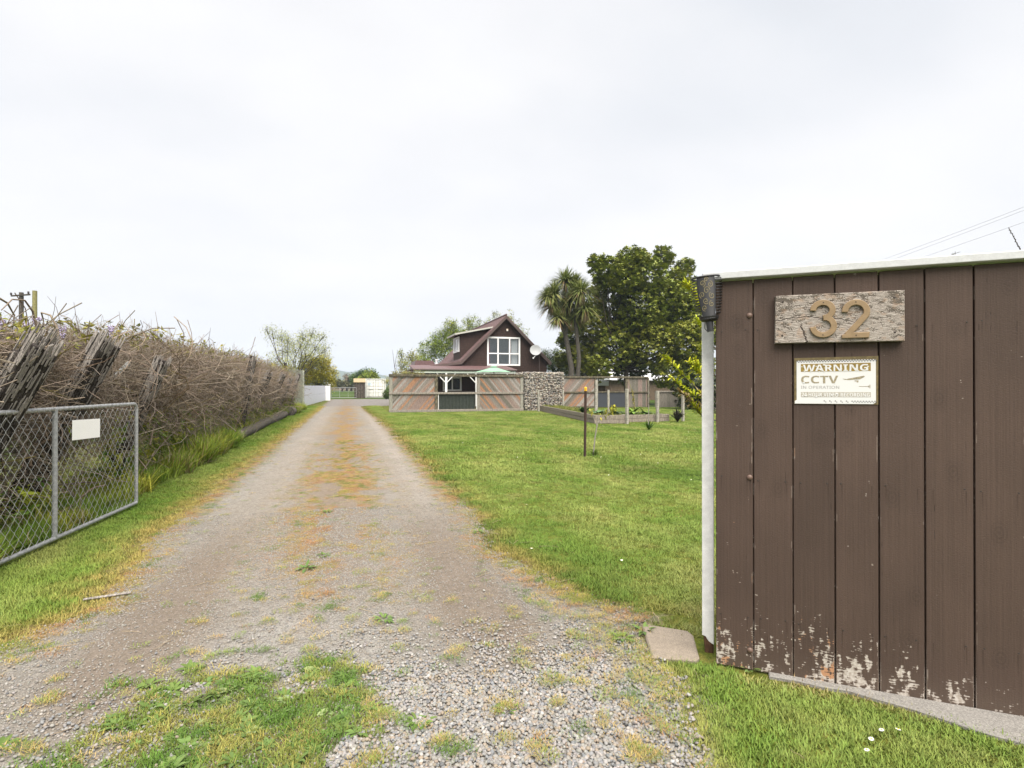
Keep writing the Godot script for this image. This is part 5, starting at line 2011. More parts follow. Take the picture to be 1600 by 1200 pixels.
	for seg in [[0.36, 0.49], [-1.15, -1.0]]:
		var c2 := Geo.new()
		c2.cbox(Vector3((seg[0] + seg[1]) / 2, 3.78, -0.2), Vector3(seg[1] - seg[0], 1.74, 0.06), 0.02)
		part("curtain", c2, red, wup)
	window(h, -4.30, -3.04, 1.06, 2.0, [-3.66], [], 0.10, Transform3D(Basis.IDENTITY, Vector3(0, 0, 0.01)), white, glass)
	# roofs: the steep gable, its flare over the left side and the verandah
	var zf := 0.38
	var zb := -10.2
	var rt := 0.10
	g = Geo.new()
	var prof := PackedVector2Array([Vector2(0, 6.24), Vector2(-3.2, 3.04), Vector2(-5.2, 2.74), Vector2(-5.2, 2.74 - rt), Vector2(-3.16, 3.04 - rt), Vector2(0, 6.24 - rt * 1.4)])
	g.prism(prof, zb, zf, 0.0)
	var rl := part("roof", g, roofm, h)
	g = Geo.new()
	g.prism(PackedVector2Array([Vector2(0.001, 6.24), Vector2(0.001, 6.24 - rt * 1.4), Vector2(3.26, 3.0 - rt), Vector2(3.3, 3.02)]), zb, zf, 0.0)
	part("roof", g, roofm, h)
	# corrugation ribs of the left slope
	for i in 17:
		g = Geo.new()
		var z := -9.8 + i * 0.62
		g.tube([Vector3(-0.06, 6.2, z), Vector3(-3.2, 3.06, z), Vector3(-5.18, 2.76, z)], [0.02], 5, false)
		part("roof_rib", g, roofm, rl)
	g = Geo.new()
	g.tube([Vector3(0, 6.26, zb), Vector3(0, 6.26, zf)], [0.07], 10)
	part("ridge_cap", g, roofm, h)
	# barge boards
	g = Geo.new()
	g.prism(PackedVector2Array([Vector2(0, 6.2), Vector2(-3.18, 3.01), Vector2(-5.18, 2.71), Vector2(-5.18, 2.60), Vector2(-3.1, 2.84), Vector2(0, 5.98)]), zf + 0.002, zf + 0.035, 0.004)
	part("barge_board", g, trim, h)
	g = Geo.new()
	g.prism(PackedVector2Array([Vector2(0.002, 6.2), Vector2(0.002, 5.98), Vector2(3.2, 2.82), Vector2(3.29, 2.97)]), zf + 0.002, zf + 0.035, 0.004)
	part("barge_board", g, trim, h)
	# dormer
	var cheek := PackedVector2Array([Vector2(-3.0, 3.25), Vector2(-0.85, 5.36), Vector2(-0.9, 5.32), Vector2(-3.0, 4.92)])
	g = Geo.new()
	g.prism(cheek, -3.1, -0.64, 0.0)
	part("dormer_wall", g, brown, h)
	strip_boards(h, cheek, [], 3.25, 5.3, 0.165, Transform3D(Basis.IDENTITY, Vector3(0, 0, -0.60)), brown)
	g = Geo.new()
	g.prism(PackedVector2Array([Vector2(-3.38, 4.86), Vector2(-0.72, 5.42), Vector2(-0.72, 5.52), Vector2(-3.40, 4.96)]), -3.4, -0.25, 0.0)
	part("dormer_roof", g, roofm, h)
	g = Geo.new()
	g.prism(PackedVector2Array([Vector2(-3.42, 4.84), Vector2(-0.75, 5.40), Vector2(-0.75, 5.50), Vector2(-3.42, 4.945)]), -0.248, -0.22, 0.003)
	g.box(Vector3(-3.415, 4.90, -1.82), Vector3(0.03, 0.11, 3.1))
	part("dormer_fascia", g, mat("pale_fascia", lin(0.42, 0.42, 0.38), 0.6), h)
	var dt := Transform3D(Basis(Vector3.UP, -PI / 2), Vector3(-3.03, 0, 0))
	var dw := window(h, -2.85, -0.85, 3.74, 4.80, [-2.2, -1.5], [], 0.09, dt, white, glass)
	g = Geo.new()
	g.prism(rect(-2.76, -0.94, 3.83, 4.71), -0.02, -0.012, 0.0, dt)
	part("blind", g, mat("blind", lin(0.52, 0.56, 0.58), 0.8), dw)
	# vent pipe
	g = Geo.new()
	g.tube([Vector3(-4.1, 2.8, -4.0), Vector3(-4.1, 3.3, -4.0)], [0.07], 12)
	g.tube([Vector3(-4.1, 3.28, -4.0), Vector3(-4.1, 3.36, -4.0)], [0.11], 12)
	part("vent_pipe", g, white, h)
	# far wing on the left
	g = Geo.new()
	g.prism(PackedVector2Array([Vector2(-5.2, 2.6), Vector2(-5.0, 3.5), Vector2(-3.6, 3.5), Vector2(-3.0, 2.6)]), -12.5, -9.2, 0.0)
	part("wing_roof", g, roofm, h)
	g = Geo.new()
	g.box(Vector3(-4.1, 1.3, -11.0), Vector3(2.0, 2.6, 3.0))
	part("wing_wall", g, brown, h)
	# verandah
	g = Geo.new()
	var vr := Transform3D(Basis(Vector3(0, 0, -1), Vector3(0, 1, 0), Vector3(1, 0, 0)), Vector3.ZERO)
	g.prism(PackedVector2Array([Vector2(-0.02, 2.77), Vector2(-2.56, 2.46), Vector2(-2.56, 2.40), Vector2(-0.02, 2.70)]), -6.55, 0.06, 0.0, vr)
	part("verandah_roof", g, roofm, h)
	g = Geo.new()
	g.prism(PackedVector2Array([Vector2(-6.55, 2.44), Vector2(-5.18, 2.74), Vector2(-5.18, 2.66), Vector2(-6.55, 2.37)]), -7.0, -0.03, 0.0)
	part("verandah_roof", g, roofm, h)
	var pale := mat("pale_green_paint", lin(0.70, 0.77, 0.68), 0.55)
	g = Geo.new()
	g.tube([Vector3(-6.58, 2.40, 2.60), Vector3(0.06, 2.40, 2.60)], [0.055], 10)
	part("gutter", g, trim, h)
	g = Geo.new()
	g.cbox(Vector3(-3.25, 2.27, 2.50), Vector3(6.5, 0.16, 0.05), 0.005)
	part("beam", g, pale, h)
	for q in [[-4.50, 0.13], [-2.6, 0.07], [0.0, 0.13]]:
		g = Geo.new()
		g.cbox(Vector3(q[0], 1.1, 2.46), Vector3(q[1], 2.19, q[1]), 0.008)
		part("verandah_post", g, white, h)
	for q in [[-4.50, 1], [-4.50, -1], [0.0, -1], [-2.6, -1], [-2.6, 1]]:
		g = Geo.new()
		var a := Vector3(q[0] + q[1] * 0.06, 1.62, 2.46)
		g.box(a + Vector3(q[1] * 0.26, 0.285, 0), Vector3(0.05, 0.78, 0.05), Basis(Vector3.BACK, -q[1] * deg_to_rad(43)))
		part("brace", g, white, h)
	g = Geo.new()
	g.cbox(Vector3(-3.25, 0.06, 1.2), Vector3(6.6, 0.12, 2.6), 0.01)
	part("verandah_floor", g, mat("deck", lin(0.2, 0.16, 0.12), 0.9, {"tex": T.grain, "tri": 0.8}), h)
	# gable lamp and its bracket
	var lt := thing("gable_light", "small square floodlight high on the brown gable", "lamp", Vector3(10.43, 5.25, -35.97))
	g = Geo.new()
	g.cbox(Vector3(0, 0, 0.06), Vector3(0.13, 0.15, 0.1), 0.02)
	part("housing", g, mat("light_housing", lin(0.74, 0.62, 0.50), 0.5), lt)
	g = Geo.new()
	g.cbox(Vector3(0, -0.05, 0.115), Vector3(0.10, 0.07, 0.012), 0.004)
	part("lens", g, mat("light_lens", lin(0.75, 0.72, 0.66), 0.2), lt)
	# satellite dish
	var sd := thing("satellite_dish", "round white satellite dish on a mast against the brown gable", "satellite dish", Vector3(12.55, 2.75, -35.6))
	g = Geo.new()
	g.lathe([Vector2(0.0001, 0.0), Vector2(0.16, 0.02), Vector2(0.29, 0.065), Vector2(0.385, 0.115), Vector2(0.385, 0.125), Vector2(0.28, 0.078), Vector2(0.15, 0.03), Vector2(0.0001, 0.012)], 28, Transform3D(Basis.from_euler(Vector3(deg_to_rad(72), deg_to_rad(-14), 0)), Vector3(-0.22, 1.08, 0.12)))
	part("dish", g, mat("dish_white", lin(0.46, 0.47, 0.48), 0.5), sd)
	g = Geo.new()
	g.tube([Vector3(-0.25, 0.72, 0.2), Vector3(-0.48, 0.55, 0.45)], [0.02], 8)
	g.cbox(Vector3(-0.50, 0.55, 0.47), Vector3(0.07, 0.09, 0.09), 0.01)
	part("feed_arm", g, white, sd)
	g = Geo.new()
	g.tube([Vector3(0.12, -0.6, 0), Vector3(0.12, 0.85, 0)], [0.024], 8)
	g.tube([Vector3(0.12, 0.82, 0), Vector3(-0.2, 0.86, 0.04)], [0.02], 8)
	part("mast", g, trim, sd)
	# garden umbrella
	var um := thing("garden_umbrella", "open pale green garden umbrella behind the timber fence", "umbrella", Vector3(8.32, 0, -31.5))
	g = Geo.new()
	g.colored = false
	var canopy := mat("umbrella_cloth", lin(0.23, 0.40, 0.28), 0.85, {"back": 0.35})
	for i in 8:
		var a0 := TAU * i / 8.0
		var a1 := TAU * (i + 1) / 8.0
		g = Geo.new()
		var top := Vector3(0, 2.56, 0)
		var rows := 4
		for r in rows:
			var t0 := float(r) / rows
			var t1 := float(r + 1) / rows
			var f := func(t: float, a: float) -> Vector3: return Vector3(cos(a) * 1.15 * t, 2.56 - 0.33 * t - 0.02 * sin(PI * t), sin(a) * 1.15 * t)
			var am := (a0 + a1) / 2
			var m0: Vector3 = f.call(t0 * 0.97, am) - Vector3(0, 0.02 * t0, 0)
			var m1: Vector3 = f.call(t1 * 0.97, am) - Vector3(0, 0.02 * t1, 0)
			g.face([f.call(t0, a0), f.call(t1, a0), m1, m0], Vector3(cos(am) * 0.3, 1, sin(am) * 0.3).normalized())
			g.face([m0, m1, f.call(t1, a1), f.call(t0, a1)], Vector3(cos(am) * 0.3, 1, sin(am) * 0.3).normalized())
		part("panel", g, canopy, um)
	g = Geo.new()
	g.lathe([Vector2(0.24, 2.55), Vector2(0.12, 2.61), Vector2(0.0001, 2.64)], 8)
	part("vent_cap", g, canopy, um)
	g = Geo.new()
	g.tube([Vector3(0, 0, 0), Vector3(0, 2.56, 0)], [0.024], 10)
	part("pole", g, dark, um)
	g = Geo.new()
	g.lathe([Vector2(0.0001, 0.1), Vector2(0.06, 0.1), Vector2(0.25, 0.05), Vector2(0.26, 0.0)], 18)
	part("base", g, dark, um)


# ------------------------------------------------------------------ trees and what lies beyond
func leaf_clump(n: int, spread: float, ln: float, wd: float, segs: int = 2, m: Material = null) -> ArrayMesh:
	var g := Geo.new()
	g.colored = true
	for i in n:
		g.cur = vary(Color(1, 1, 1), 0.28)
		g.blade(rvec(spread * sqrt(rng.randf())), rvec() + Vector3(0, 0.2, 0), ln * rf(0.6, 1.15), wd * rf(0.7, 1.2), rf(0.0, 0.4), segs, 0.9, 0.2)
	return g.mesh(m if m else M.leaf)


func whorl(n: int, ln: float, wd: float, m: Material) -> ArrayMesh:
	# leaves in a rosette round a twig's end, as a magnolia carries them
	var g := Geo.new()
	g.colored = true
	for i in n:
		var a := i * 2.4 + rf(-0.3, 0.3)
		g.cur = vary(Color(1, 1, 1), 0.22)
		if rng.randf() < 0.14:
			g.cur = Color(1.35, 1.02, 0.8)
		g.blade(Vector3(0, rf(-0.1, 0.05), 0), Vector3(cos(a), rf(-0.25, 0.9), sin(a)), ln * rf(0.7, 1.1), wd * rf(0.8, 1.15), rf(0.0, 0.35), 3, 1.0, 0.3)
	return g.mesh(m)


func tree(called: String, label: String, base: Vector3, r0: float, fork: Vector3, blobs: Array, meshes: Array, per: float, smin: float, smax: float, c0: Color, c1: Color, bark: Material, group: String = "", shell: float = 0.55, category: String = "tree") -> Node3D:
	var t := thing(called, label, category, base, 0.0, group)
	var g := Geo.new()
	var f := fork - base
	g.tube([Vector3(0, -0.1, 0), f * 0.35 + Vector3(rf(-0.1, 0.1), 0, rf(-0.1, 0.1)), f * 0.7 + Vector3(rf(-0.1, 0.1), 0, 0), f], [r0 * 1.25, r0, r0 * 0.85, r0 * 0.7], 10, false)
	part("trunk", g, bark, t)
	var lg := Geo.new()
	var xs := []
	var cs := []
	for m in meshes:
		xs.append([])
		cs.append([])
	for b in blobs:
		var c: Vector3 = b[0] - base
		var r: Vector3 = b[1]
		var side := f.lerp(c, 0.5) + rvec(0.12 * (c - f).length())
		lg.tube([f * 0.97, side, c, c + rvec(r.x * 0.6)], [r0 * 0.32, r0 * 0.2, r0 * 0.11, r0 * 0.04], 6, false)
		for k in 4:
			var e := rvec() * r * 0.95
			lg.tube([c.lerp(side, 0.25), c + e * 0.5 + rvec(0.08 * r.x), c + e], [r0 * 0.12, r0 * 0.08, r0 * 0.03], 4, false)
		var n := int(per * pow(r.x * r.y * r.z, 0.667))
		var tone := rng.randf()
		for i in n:
			var d := rvec()
			var q := lerpf(shell, 1.08, pow(rng.randf(), 0.6)) * (1.0 + 0.22 * nz1.get_noise_3dv(d * 2.2 + c))
			var k: int = rng.randi() % meshes.size()
			var s := rf(smin, smax)
			xs[k].append(Transform3D(Basis.from_euler(Vector3(rf(-0.6, 0.6), rf(0, TAU), rf(-0.6, 0.6))).scaled(Vector3.ONE * s), c + d * r * q))
			cs[k].append(vary(c0.lerp(c1, clampf(0.5 * tone + 0.5 * rng.randf(), 0, 1)), 0.2))
	part("limbs", lg, bark, t)
	for k in meshes.size():
		multi("crown", meshes[k], meshes[k].surface_get_material(0), xs[k], cs[k], t)
	return t


func px_blobs(rows: Array, d: float, depth: float, squash: float = 1.0) -> Array:
	# crown masses measured in the photograph: pixel x, y and radius at the tree's distance
	var out := []
	for q in rows:
		var dd := d + rf(-depth, depth)
		var r: float = q[2] / 850.0 * dd
		out.append([spot(q[0], q[1], dd), Vector3(r, r * squash, r)])
	return out


func on_ground(px: float, d: float) -> Vector3:
	var p := spot(px, 603, d)
	return Vector3(p.x, 0, p.z)


func build_trees() -> void:
	mat("leaf", lin(1, 1, 1), 0.6, {"vcol": true, "back": 0.5, "two": true, "spec": 0.3})
	mat("gloss_leaf", lin(1, 1, 1), 0.33, {"vcol": true, "back": 0.25, "two": true, "spec": 0.5})
	var bark := mat("bark", lin(0.17, 0.135, 0.105), 0.95, {"tex": T.rot, "tri": 1.5})
	var palebark := mat("tree_pale_bark", lin(0.30, 0.265, 0.22), 0.95, {"tex": T.rot, "tri": 1.5})
	var w3 := [whorl(11, 0.27, 0.11, M.gloss_leaf), whorl(13, 0.25, 0.10, M.gloss_leaf), whorl(9, 0.3, 0.12, M.gloss_leaf)]
	var rows := [[948, 425, 24], [985, 408, 22], [1037, 402, 17], [1012, 432, 30], [950, 462, 32], [1058, 445, 24], [1082, 478, 26], [1003, 482, 40], [926, 508, 30], [962, 540, 36], [1022, 540, 40], [1074, 535, 34], [913, 556, 26], [985, 575, 26], [1045, 580, 26], [1092, 580, 30], [935, 575, 20], [1070, 418, 15], [932, 410, 13], [1100, 520, 30], [1040, 465, 30], [1062, 490, 30], [1075, 455, 22], [975, 430, 26], [1000, 405, 16], [1030, 510, 30], [980, 510, 30], [898, 505, 18], [886, 532, 15], [902, 560, 22], [880, 562, 13], [915, 588, 14]]
	tree("magnolia_tree", "large dense evergreen tree with big glossy dark leaves behind the garden beds", Vector3(19.3, 0, -35.4), 0.2, Vector3(19.3, 2.6, -35.4), px_blobs(rows, 39.5, 2.0), w3, 430.0, 0.55, 0.95, lin(0.15, 0.205, 0.032), lin(0.32, 0.325, 0.06), bark, "", 0.45)
	# cabbage tree
	var ct := thing("cabbage_tree", "palm like cabbage tree with several heads of long sword leaves beside the house", "tree", Vector3(14.5, 0, -34.6))
	var o := -ct.position
	var g := Geo.new()
	var b0 := Vector3(0, 0, 0)
	var heads := [[884, 442, 36], [866, 462, 34], [908, 458, 34], [884, 482, 30], [914, 484, 28], [862, 480, 26], [899, 446, 30], [893, 468, 28], [872, 498, 24], [897, 500, 24], [856, 466, 24]]
	var forkp := spot(884, 525, 36.8) + o
	g.tube([b0, spot(893, 575, 36.8) + o, forkp], [0.24, 0.19, 0.15], 10, false)
	g.tube([Vector3(0.35, 0, 0.1), spot(905, 560, 36.6) + o, spot(899, 500, 36.6) + o], [0.17, 0.14, 0.11], 10, false)
	for q in heads:
		var hp := spot(q[0], q[1], 36.8) + o
		var from: Vector3 = forkp if q[0] < 895 else spot(899, 502, 36.6) + o
		g.tube([from, from.lerp(hp, 0.5) + rvec(0.12), hp], [0.11, 0.09, 0.08], 8, false)
	part("trunk", g, palebark, ct)
	for q in heads:
		var hp := spot(q[0], q[1], 36.8 + rf(-0.7, 0.7)) + o
		g = Geo.new()
		g.colored = true
		var ln: float = q[2] / 850.0 * 37.0 * 1.04
		for i in 420:
			var d := rvec()
			if d.y < -0.35:
				d.y = -d.y * 0.5
			g.cur = vary(lin(0.13, 0.175, 0.04).lerp(lin(0.25, 0.26, 0.09), rng.randf()), 0.2)
			if d.y < 0.0 and rng.randf() < 0.3:
				g.cur = vary(lin(0.28, 0.2, 0.1), 0.2)
			g.blade(d * 0.06, d + Vector3(0, 0.15, 0), ln * rf(0.75, 1.1), 0.06, 0.3 + 0.45 * (1.0 - maxf(d.y, 0.0)) * rng.randf(), 4, 0.25)
		for i in 60:
			g.cur = vary(lin(0.27, 0.20, 0.12), 0.25)
			var a := rf(0, TAU)
			g.blade(Vector3(cos(a), -1, sin(a)) * 0.08, Vector3(cos(a) * 0.5, -1, sin(a) * 0.5), ln * rf(0.4, 0.75), 0.04, 0.2, 2, 0.2)
		part("leaf_head", g, M.leaf, ct, hp)
	# spring green trees behind the house
	var lc := [leaf_clump(16, 0.36, 0.16, 0.09), leaf_clump(13, 0.42, 0.17, 0.08), leaf_clump(18, 0.33, 0.14, 0.08)]
	var grp := "light green trees behind the house"
	tree("poplar_tree", "light green tree rising directly left of the dormer", on_ground(683, 62), 0.22, on_ground(683, 62) + Vector3(0, 2.5, 0), px_blobs([[672, 552, 20], [690, 532, 19], [660, 572, 18], [705, 512, 13], [698, 545, 22], [712, 525, 15]], 62, 1.6, 1.1), lc, 95, 0.8, 1.3, lin(0.13, 0.20, 0.02), lin(0.26, 0.28, 0.04), bark, grp, 0.3)
	tree("poplar_tree", "thin topped light green tree behind the dormer roof", on_ground(735, 66), 0.2, on_ground(735, 66) + Vector3(0, 3, 0), px_blobs([[738, 512, 15], [725, 530, 16], [742, 530, 18], [752, 520, 12], [730, 500, 8]], 66, 1.5, 1.2), lc, 60, 0.8, 1.2, lin(0.16, 0.21, 0.03), lin(0.27, 0.28, 0.05), bark, grp, 0.2)
	tree("poplar_tree", "sparse pale tree showing just above the house ridge", on_ground(785, 68), 0.2, on_ground(785, 68) + Vector3(0, 3, 0), px_blobs([[775, 497, 11], [795, 496, 10], [785, 515, 18], [810, 512, 11], [818, 524, 10], [765, 510, 10]], 68, 1.5, 1.1), lc, 45, 0.8, 1.2, lin(0.18, 0.21, 0.05), lin(0.28, 0.27, 0.08), bark, grp, 0.1)
	tree("poplar_tree", "small yellowish green tree behind the left end of the timber fence", on_ground(640, 58), 0.16, on_ground(640, 58) + Vector3(0, 1.6, 0), px_blobs([[632, 568, 11], [645, 560, 12], [640, 580, 13], [655, 578, 12], [626, 553, 6]], 58, 1.2, 1.1), lc, 75, 0.8, 1.2, lin(0.17, 0.2, 0.03), lin(0.27, 0.26, 0.05), bark, grp, 0.2)
	# left of the drive, beyond the white fence
	tree("willow_tree", "sparse tall willow with thin pale leaves beyond the green panel", on_ground(462, 63), 0.2, on_ground(462, 63) + Vector3(0, 2.0, 0), px_blobs([[425, 520, 13], [445, 545, 17], [463, 545, 19], [478, 525, 16], [495, 540, 17], [432, 560, 15], [455, 570, 18], [508, 545, 10], [480, 555, 15], [490, 520, 9], [415, 512, 6], [440, 525, 11], [470, 535, 12], [450, 530, 10], [500, 560, 14], [437, 575, 14], [505, 525, 8]], 63, 2.0, 1.1), [leaf_clump(8, 0.5, 0.19, 0.075), leaf_clump(6, 0.6, 0.19, 0.07)], 72, 0.8, 1.2, lin(0.22, 0.25, 0.05), lin(0.36, 0.36, 0.10), bark, "", 0.1)
	tree("golden_willow", "rounded golden green bush willow behind the white fence", on_ground(500, 66), 0.22, on_ground(500, 66) + Vector3(0, 1.0, 0), px_blobs([[478, 585, 17], [497, 578, 19], [512, 585, 15], [488, 598, 17], [508, 600, 15], [480, 565, 12], [505, 566, 12]], 66, 1.5), lc, 130, 0.9, 1.3, lin(0.33, 0.31, 0.018), lin(0.48, 0.40, 0.03), bark, "", 0.5)
	# far trees over the fields
	var fc := [leaf_clump(18, 0.8, 0.4, 0.22), leaf_clump(18, 0.75, 0.36, 0.2)]
	tree("round_tree", "round mid green tree beyond the fields, above the container", on_ground(569, 118), 0.3, on_ground(569, 118) + Vector3(0, 1.5, 0), px_blobs([[567, 587, 8], [576, 584, 8], [558, 592, 7], [584, 590, 6], [565, 594, 8]], 118, 2), fc, 55, 0.8, 1.3, lin(0.07, 0.125, 0.025), lin(0.11, 0.16, 0.04), bark, "trees beyond the fields", 0.5)
	tree("round_tree", "bright green round bush in front of the round tree, above the container", on_ground(576, 100), 0.3, on_ground(576, 100) + Vector3(0, 1.2, 0), px_blobs([[575, 592, 9], [584, 594, 7], [567, 596, 7]], 100, 1.5), fc, 60, 0.8, 1.2, lin(0.15, 0.2, 0.02), lin(0.22, 0.25, 0.03), bark, "trees beyond the fields", 0.5)
	tree("far_conifer", "small dark conifer on the far side of the field", on_ground(549, 150), 0.3, on_ground(549, 150) + Vector3(0, 1.0, 0), px_blobs([[549, 592, 3], [549, 596, 5], [549, 600, 6]], 150, 0.5), fc, 60, 0.8, 1.2, lin(0.03, 0.05, 0.025), lin(0.045, 0.065, 0.03), bark, "trees beyond the fields", 0.5)
	tree("far_tree", "reddish brown bare tree on the far side of the field", on_ground(542, 150), 0.3, on_ground(542, 150) + Vector3(0, 1.0, 0), px_blobs([[541, 590, 5], [544, 596, 6]], 150, 1), fc, 20, 0.8, 1.2, lin(0.16, 0.12, 0.08), lin(0.2, 0.15, 0.1), bark, "trees beyond the fields", 0.2)
	tree("field_shrubs", "low olive shrubs along the far side of the field", on_ground(535, 130), 0.2, on_ground(535, 130) + Vector3(0, 0.6, 0), px_blobs([[530, 600, 5], [538, 601, 4], [547, 602, 4], [526, 600, 6], [556, 600, 4]], 130, 1), fc, 55, 0.8, 1.2, lin(0.10, 0.105, 0.04), lin(0.14, 0.13, 0.06), bark, "trees beyond the fields", 0.5, "shrub")
	tree("yellow_shrub", "yellowish shrub between the container and the timber fence", on_ground(605, 62), 0.1, on_ground(605, 62) + Vector3(0, 0.8, 0), px_blobs([[604, 594, 6], [607, 600, 6]], 62, 0.6), lc, 130, 0.5, 0.8, lin(0.22, 0.22, 0.03), lin(0.3, 0.27, 0.05), bark, "", 0.4, "shrub")
	tree("green_shrub", "small dark green shrub in front of the container's right door", on_ground(604, 57.5), 0.06, on_ground(604, 57.5) + Vector3(0, 0.25, 0), px_blobs([[603, 616, 6], [607, 614, 6], [605, 619, 5]], 57.5, 0.4), [leaf_clump(16, 0.18, 0.12, 0.06)], 420, 0.7, 1.0, lin(0.06, 0.11, 0.025), lin(0.13, 0.18, 0.03), bark, "", 0.4, "shrub")
	tree("dark_conifer", "dark spreading conifer behind the right end of the house roof", on_ground(868, 47), 0.25, on_ground(868, 47) + Vector3(0, 1.5, 0), px_blobs([[858, 567, 13], [872, 572, 14], [868, 556, 9], [885, 568, 11], [850, 553, 6], [880, 585, 12], [895, 585, 10]], 47, 1.0), [leaf_clump(22, 0.3, 0.2, 0.045)], 170, 0.8, 1.2, lin(0.035, 0.06, 0.02), lin(0.08, 0.1, 0.03), bark, "", 0.4)
	tree("dark_hedge_shrub", "dark evergreen shrubs below the big tree at the right end of the lawn", Vector3(20.5, 0, -29.5), 0.12, Vector3(20.5, 0.8, -29.5), px_blobs([[1075, 615, 22], [1098, 620, 24], [1085, 600, 20], [1115, 610, 26], [1062, 600, 15], [1090, 635, 16], [1125, 630, 24], [1100, 640, 14]], 33, 1.2), w3, 190, 0.6, 0.9, lin(0.022, 0.036, 0.01), lin(0.06, 0.075, 0.018), bark, "", 0.5, "shrub")
	# young tree with fresh leaves behind the brown fence's end
	var yt := thing("fresh_leaved_tree", "young tree with fresh yellow green leaves reaching out past the white post", "tree", on_ground(1128, 8.2))
	o = -yt.position
	var top := spot(1125, 455, 8.2) + o
	g = Geo.new()
	g.tube([Vector3.ZERO, spot(1130, 620, 8.2) + o, top], [0.035, 0.03, 0.012], 8)
	var tips := [[1038, 556, 640], [1086, 562, 640], [1076, 566, 620], [1083, 632, 660], [1092, 612, 650], [1078, 448, 500], [1088, 470, 520], [1070, 440, 500], [1062, 612, 650], [1095, 540, 600], [1090, 500, 560], [1048, 590, 645]]
	var lg := Geo.new()
	lg.colored = true
	for q in tips:
		var a := spot(1128, q[2], 8.2) + o
		var b := spot(q[0], q[1], 8.2 + rf(-0.3, 0.3)) + o
		var mid := a.lerp(b, 0.6) + Vector3(0, -0.06, 0) + rvec(0.03)
		g.tube([a, mid, b], [0.012, 0.009, 0.004], 6, false)
		for i in 140:
			var k := pow(rng.randf(), 0.7)
			var p := a.lerp(mid, k * 2.0) if k < 0.5 else mid.lerp(b, k * 2.0 - 1.0)
			if k < 0.38:
				continue
			lg.cur = vary(lin(0.36, 0.44, 0.03).lerp(lin(0.52, 0.50, 0.04), rng.randf()), 0.25)
			if q[0] == 1062 or (q[0] == 1092 and rng.randf() < 0.5):
				lg.cur = vary(lin(0.42, 0.33, 0.16), 0.2)
			lg.blade(p + rvec(0.015), (b - mid).normalized() + rvec(0.9), rf(0.08, 0.15), rf(0.022, 0.038), 0.25, 3, 0.95, 0.2)
	part("branches", g, palebark, yt)
	part("leaves", lg, M.leaf, yt)
	# dead bush behind the left end of the timber fence
	var dt := thing("dead_shrub", "bare dead shrub standing behind the left end of the timber fence", "shrub", Vector3(2.75, 0, -30.6))
	g = Geo.new()
	for q in [[Vector3(-0.45, 3.4, 0), 0.02], [Vector3(0.0, 2.9, 0.1), 0.025], [Vector3(-0.2, 2.6, -0.2), 0.02], [Vector3(0.3, 2.5, 0), 0.018]]:
		var e: Vector3 = q[0]
		g.tube([Vector3(0, 0, 0), e * 0.4 + rvec(0.08), e * 0.7 + rvec(0.1), e], [0.045, 0.03, q[1], 0.006], 6, false)
		g.tube([e * 0.7, e * 0.85 + Vector3(0.12, 0, 0.02), e * 0.98 + Vector3(0.28, 0, 0)], [0.012, 0.009, 0.004], 5, false)
	part("branches", g, palebark, dt)
	# creeper tips over the timber fence's left end
	var cr := thing("fence_creeper", "dry brown creeper growing over the top of the timber fence's left end", "creeper", Vector3(2.9, 1.9, -29.05))
	var xs := []
	var cs := []
	for i in 90:
		xs.append(Transform3D(Basis.from_euler(Vector3(rf(-1, 1), rf(0, TAU), rf(-1, 1))).scaled(Vector3.ONE * rf(0.3, 0.6)), Vector3(rf(-0.7, 0.9), rf(0.0, 0.22), rf(-0.2, 0.1))))
		cs.append(vary(lin(0.22, 0.2, 0.07), 0.3))
	multi("leaves", lc[0], M.leaf, xs, cs, cr)


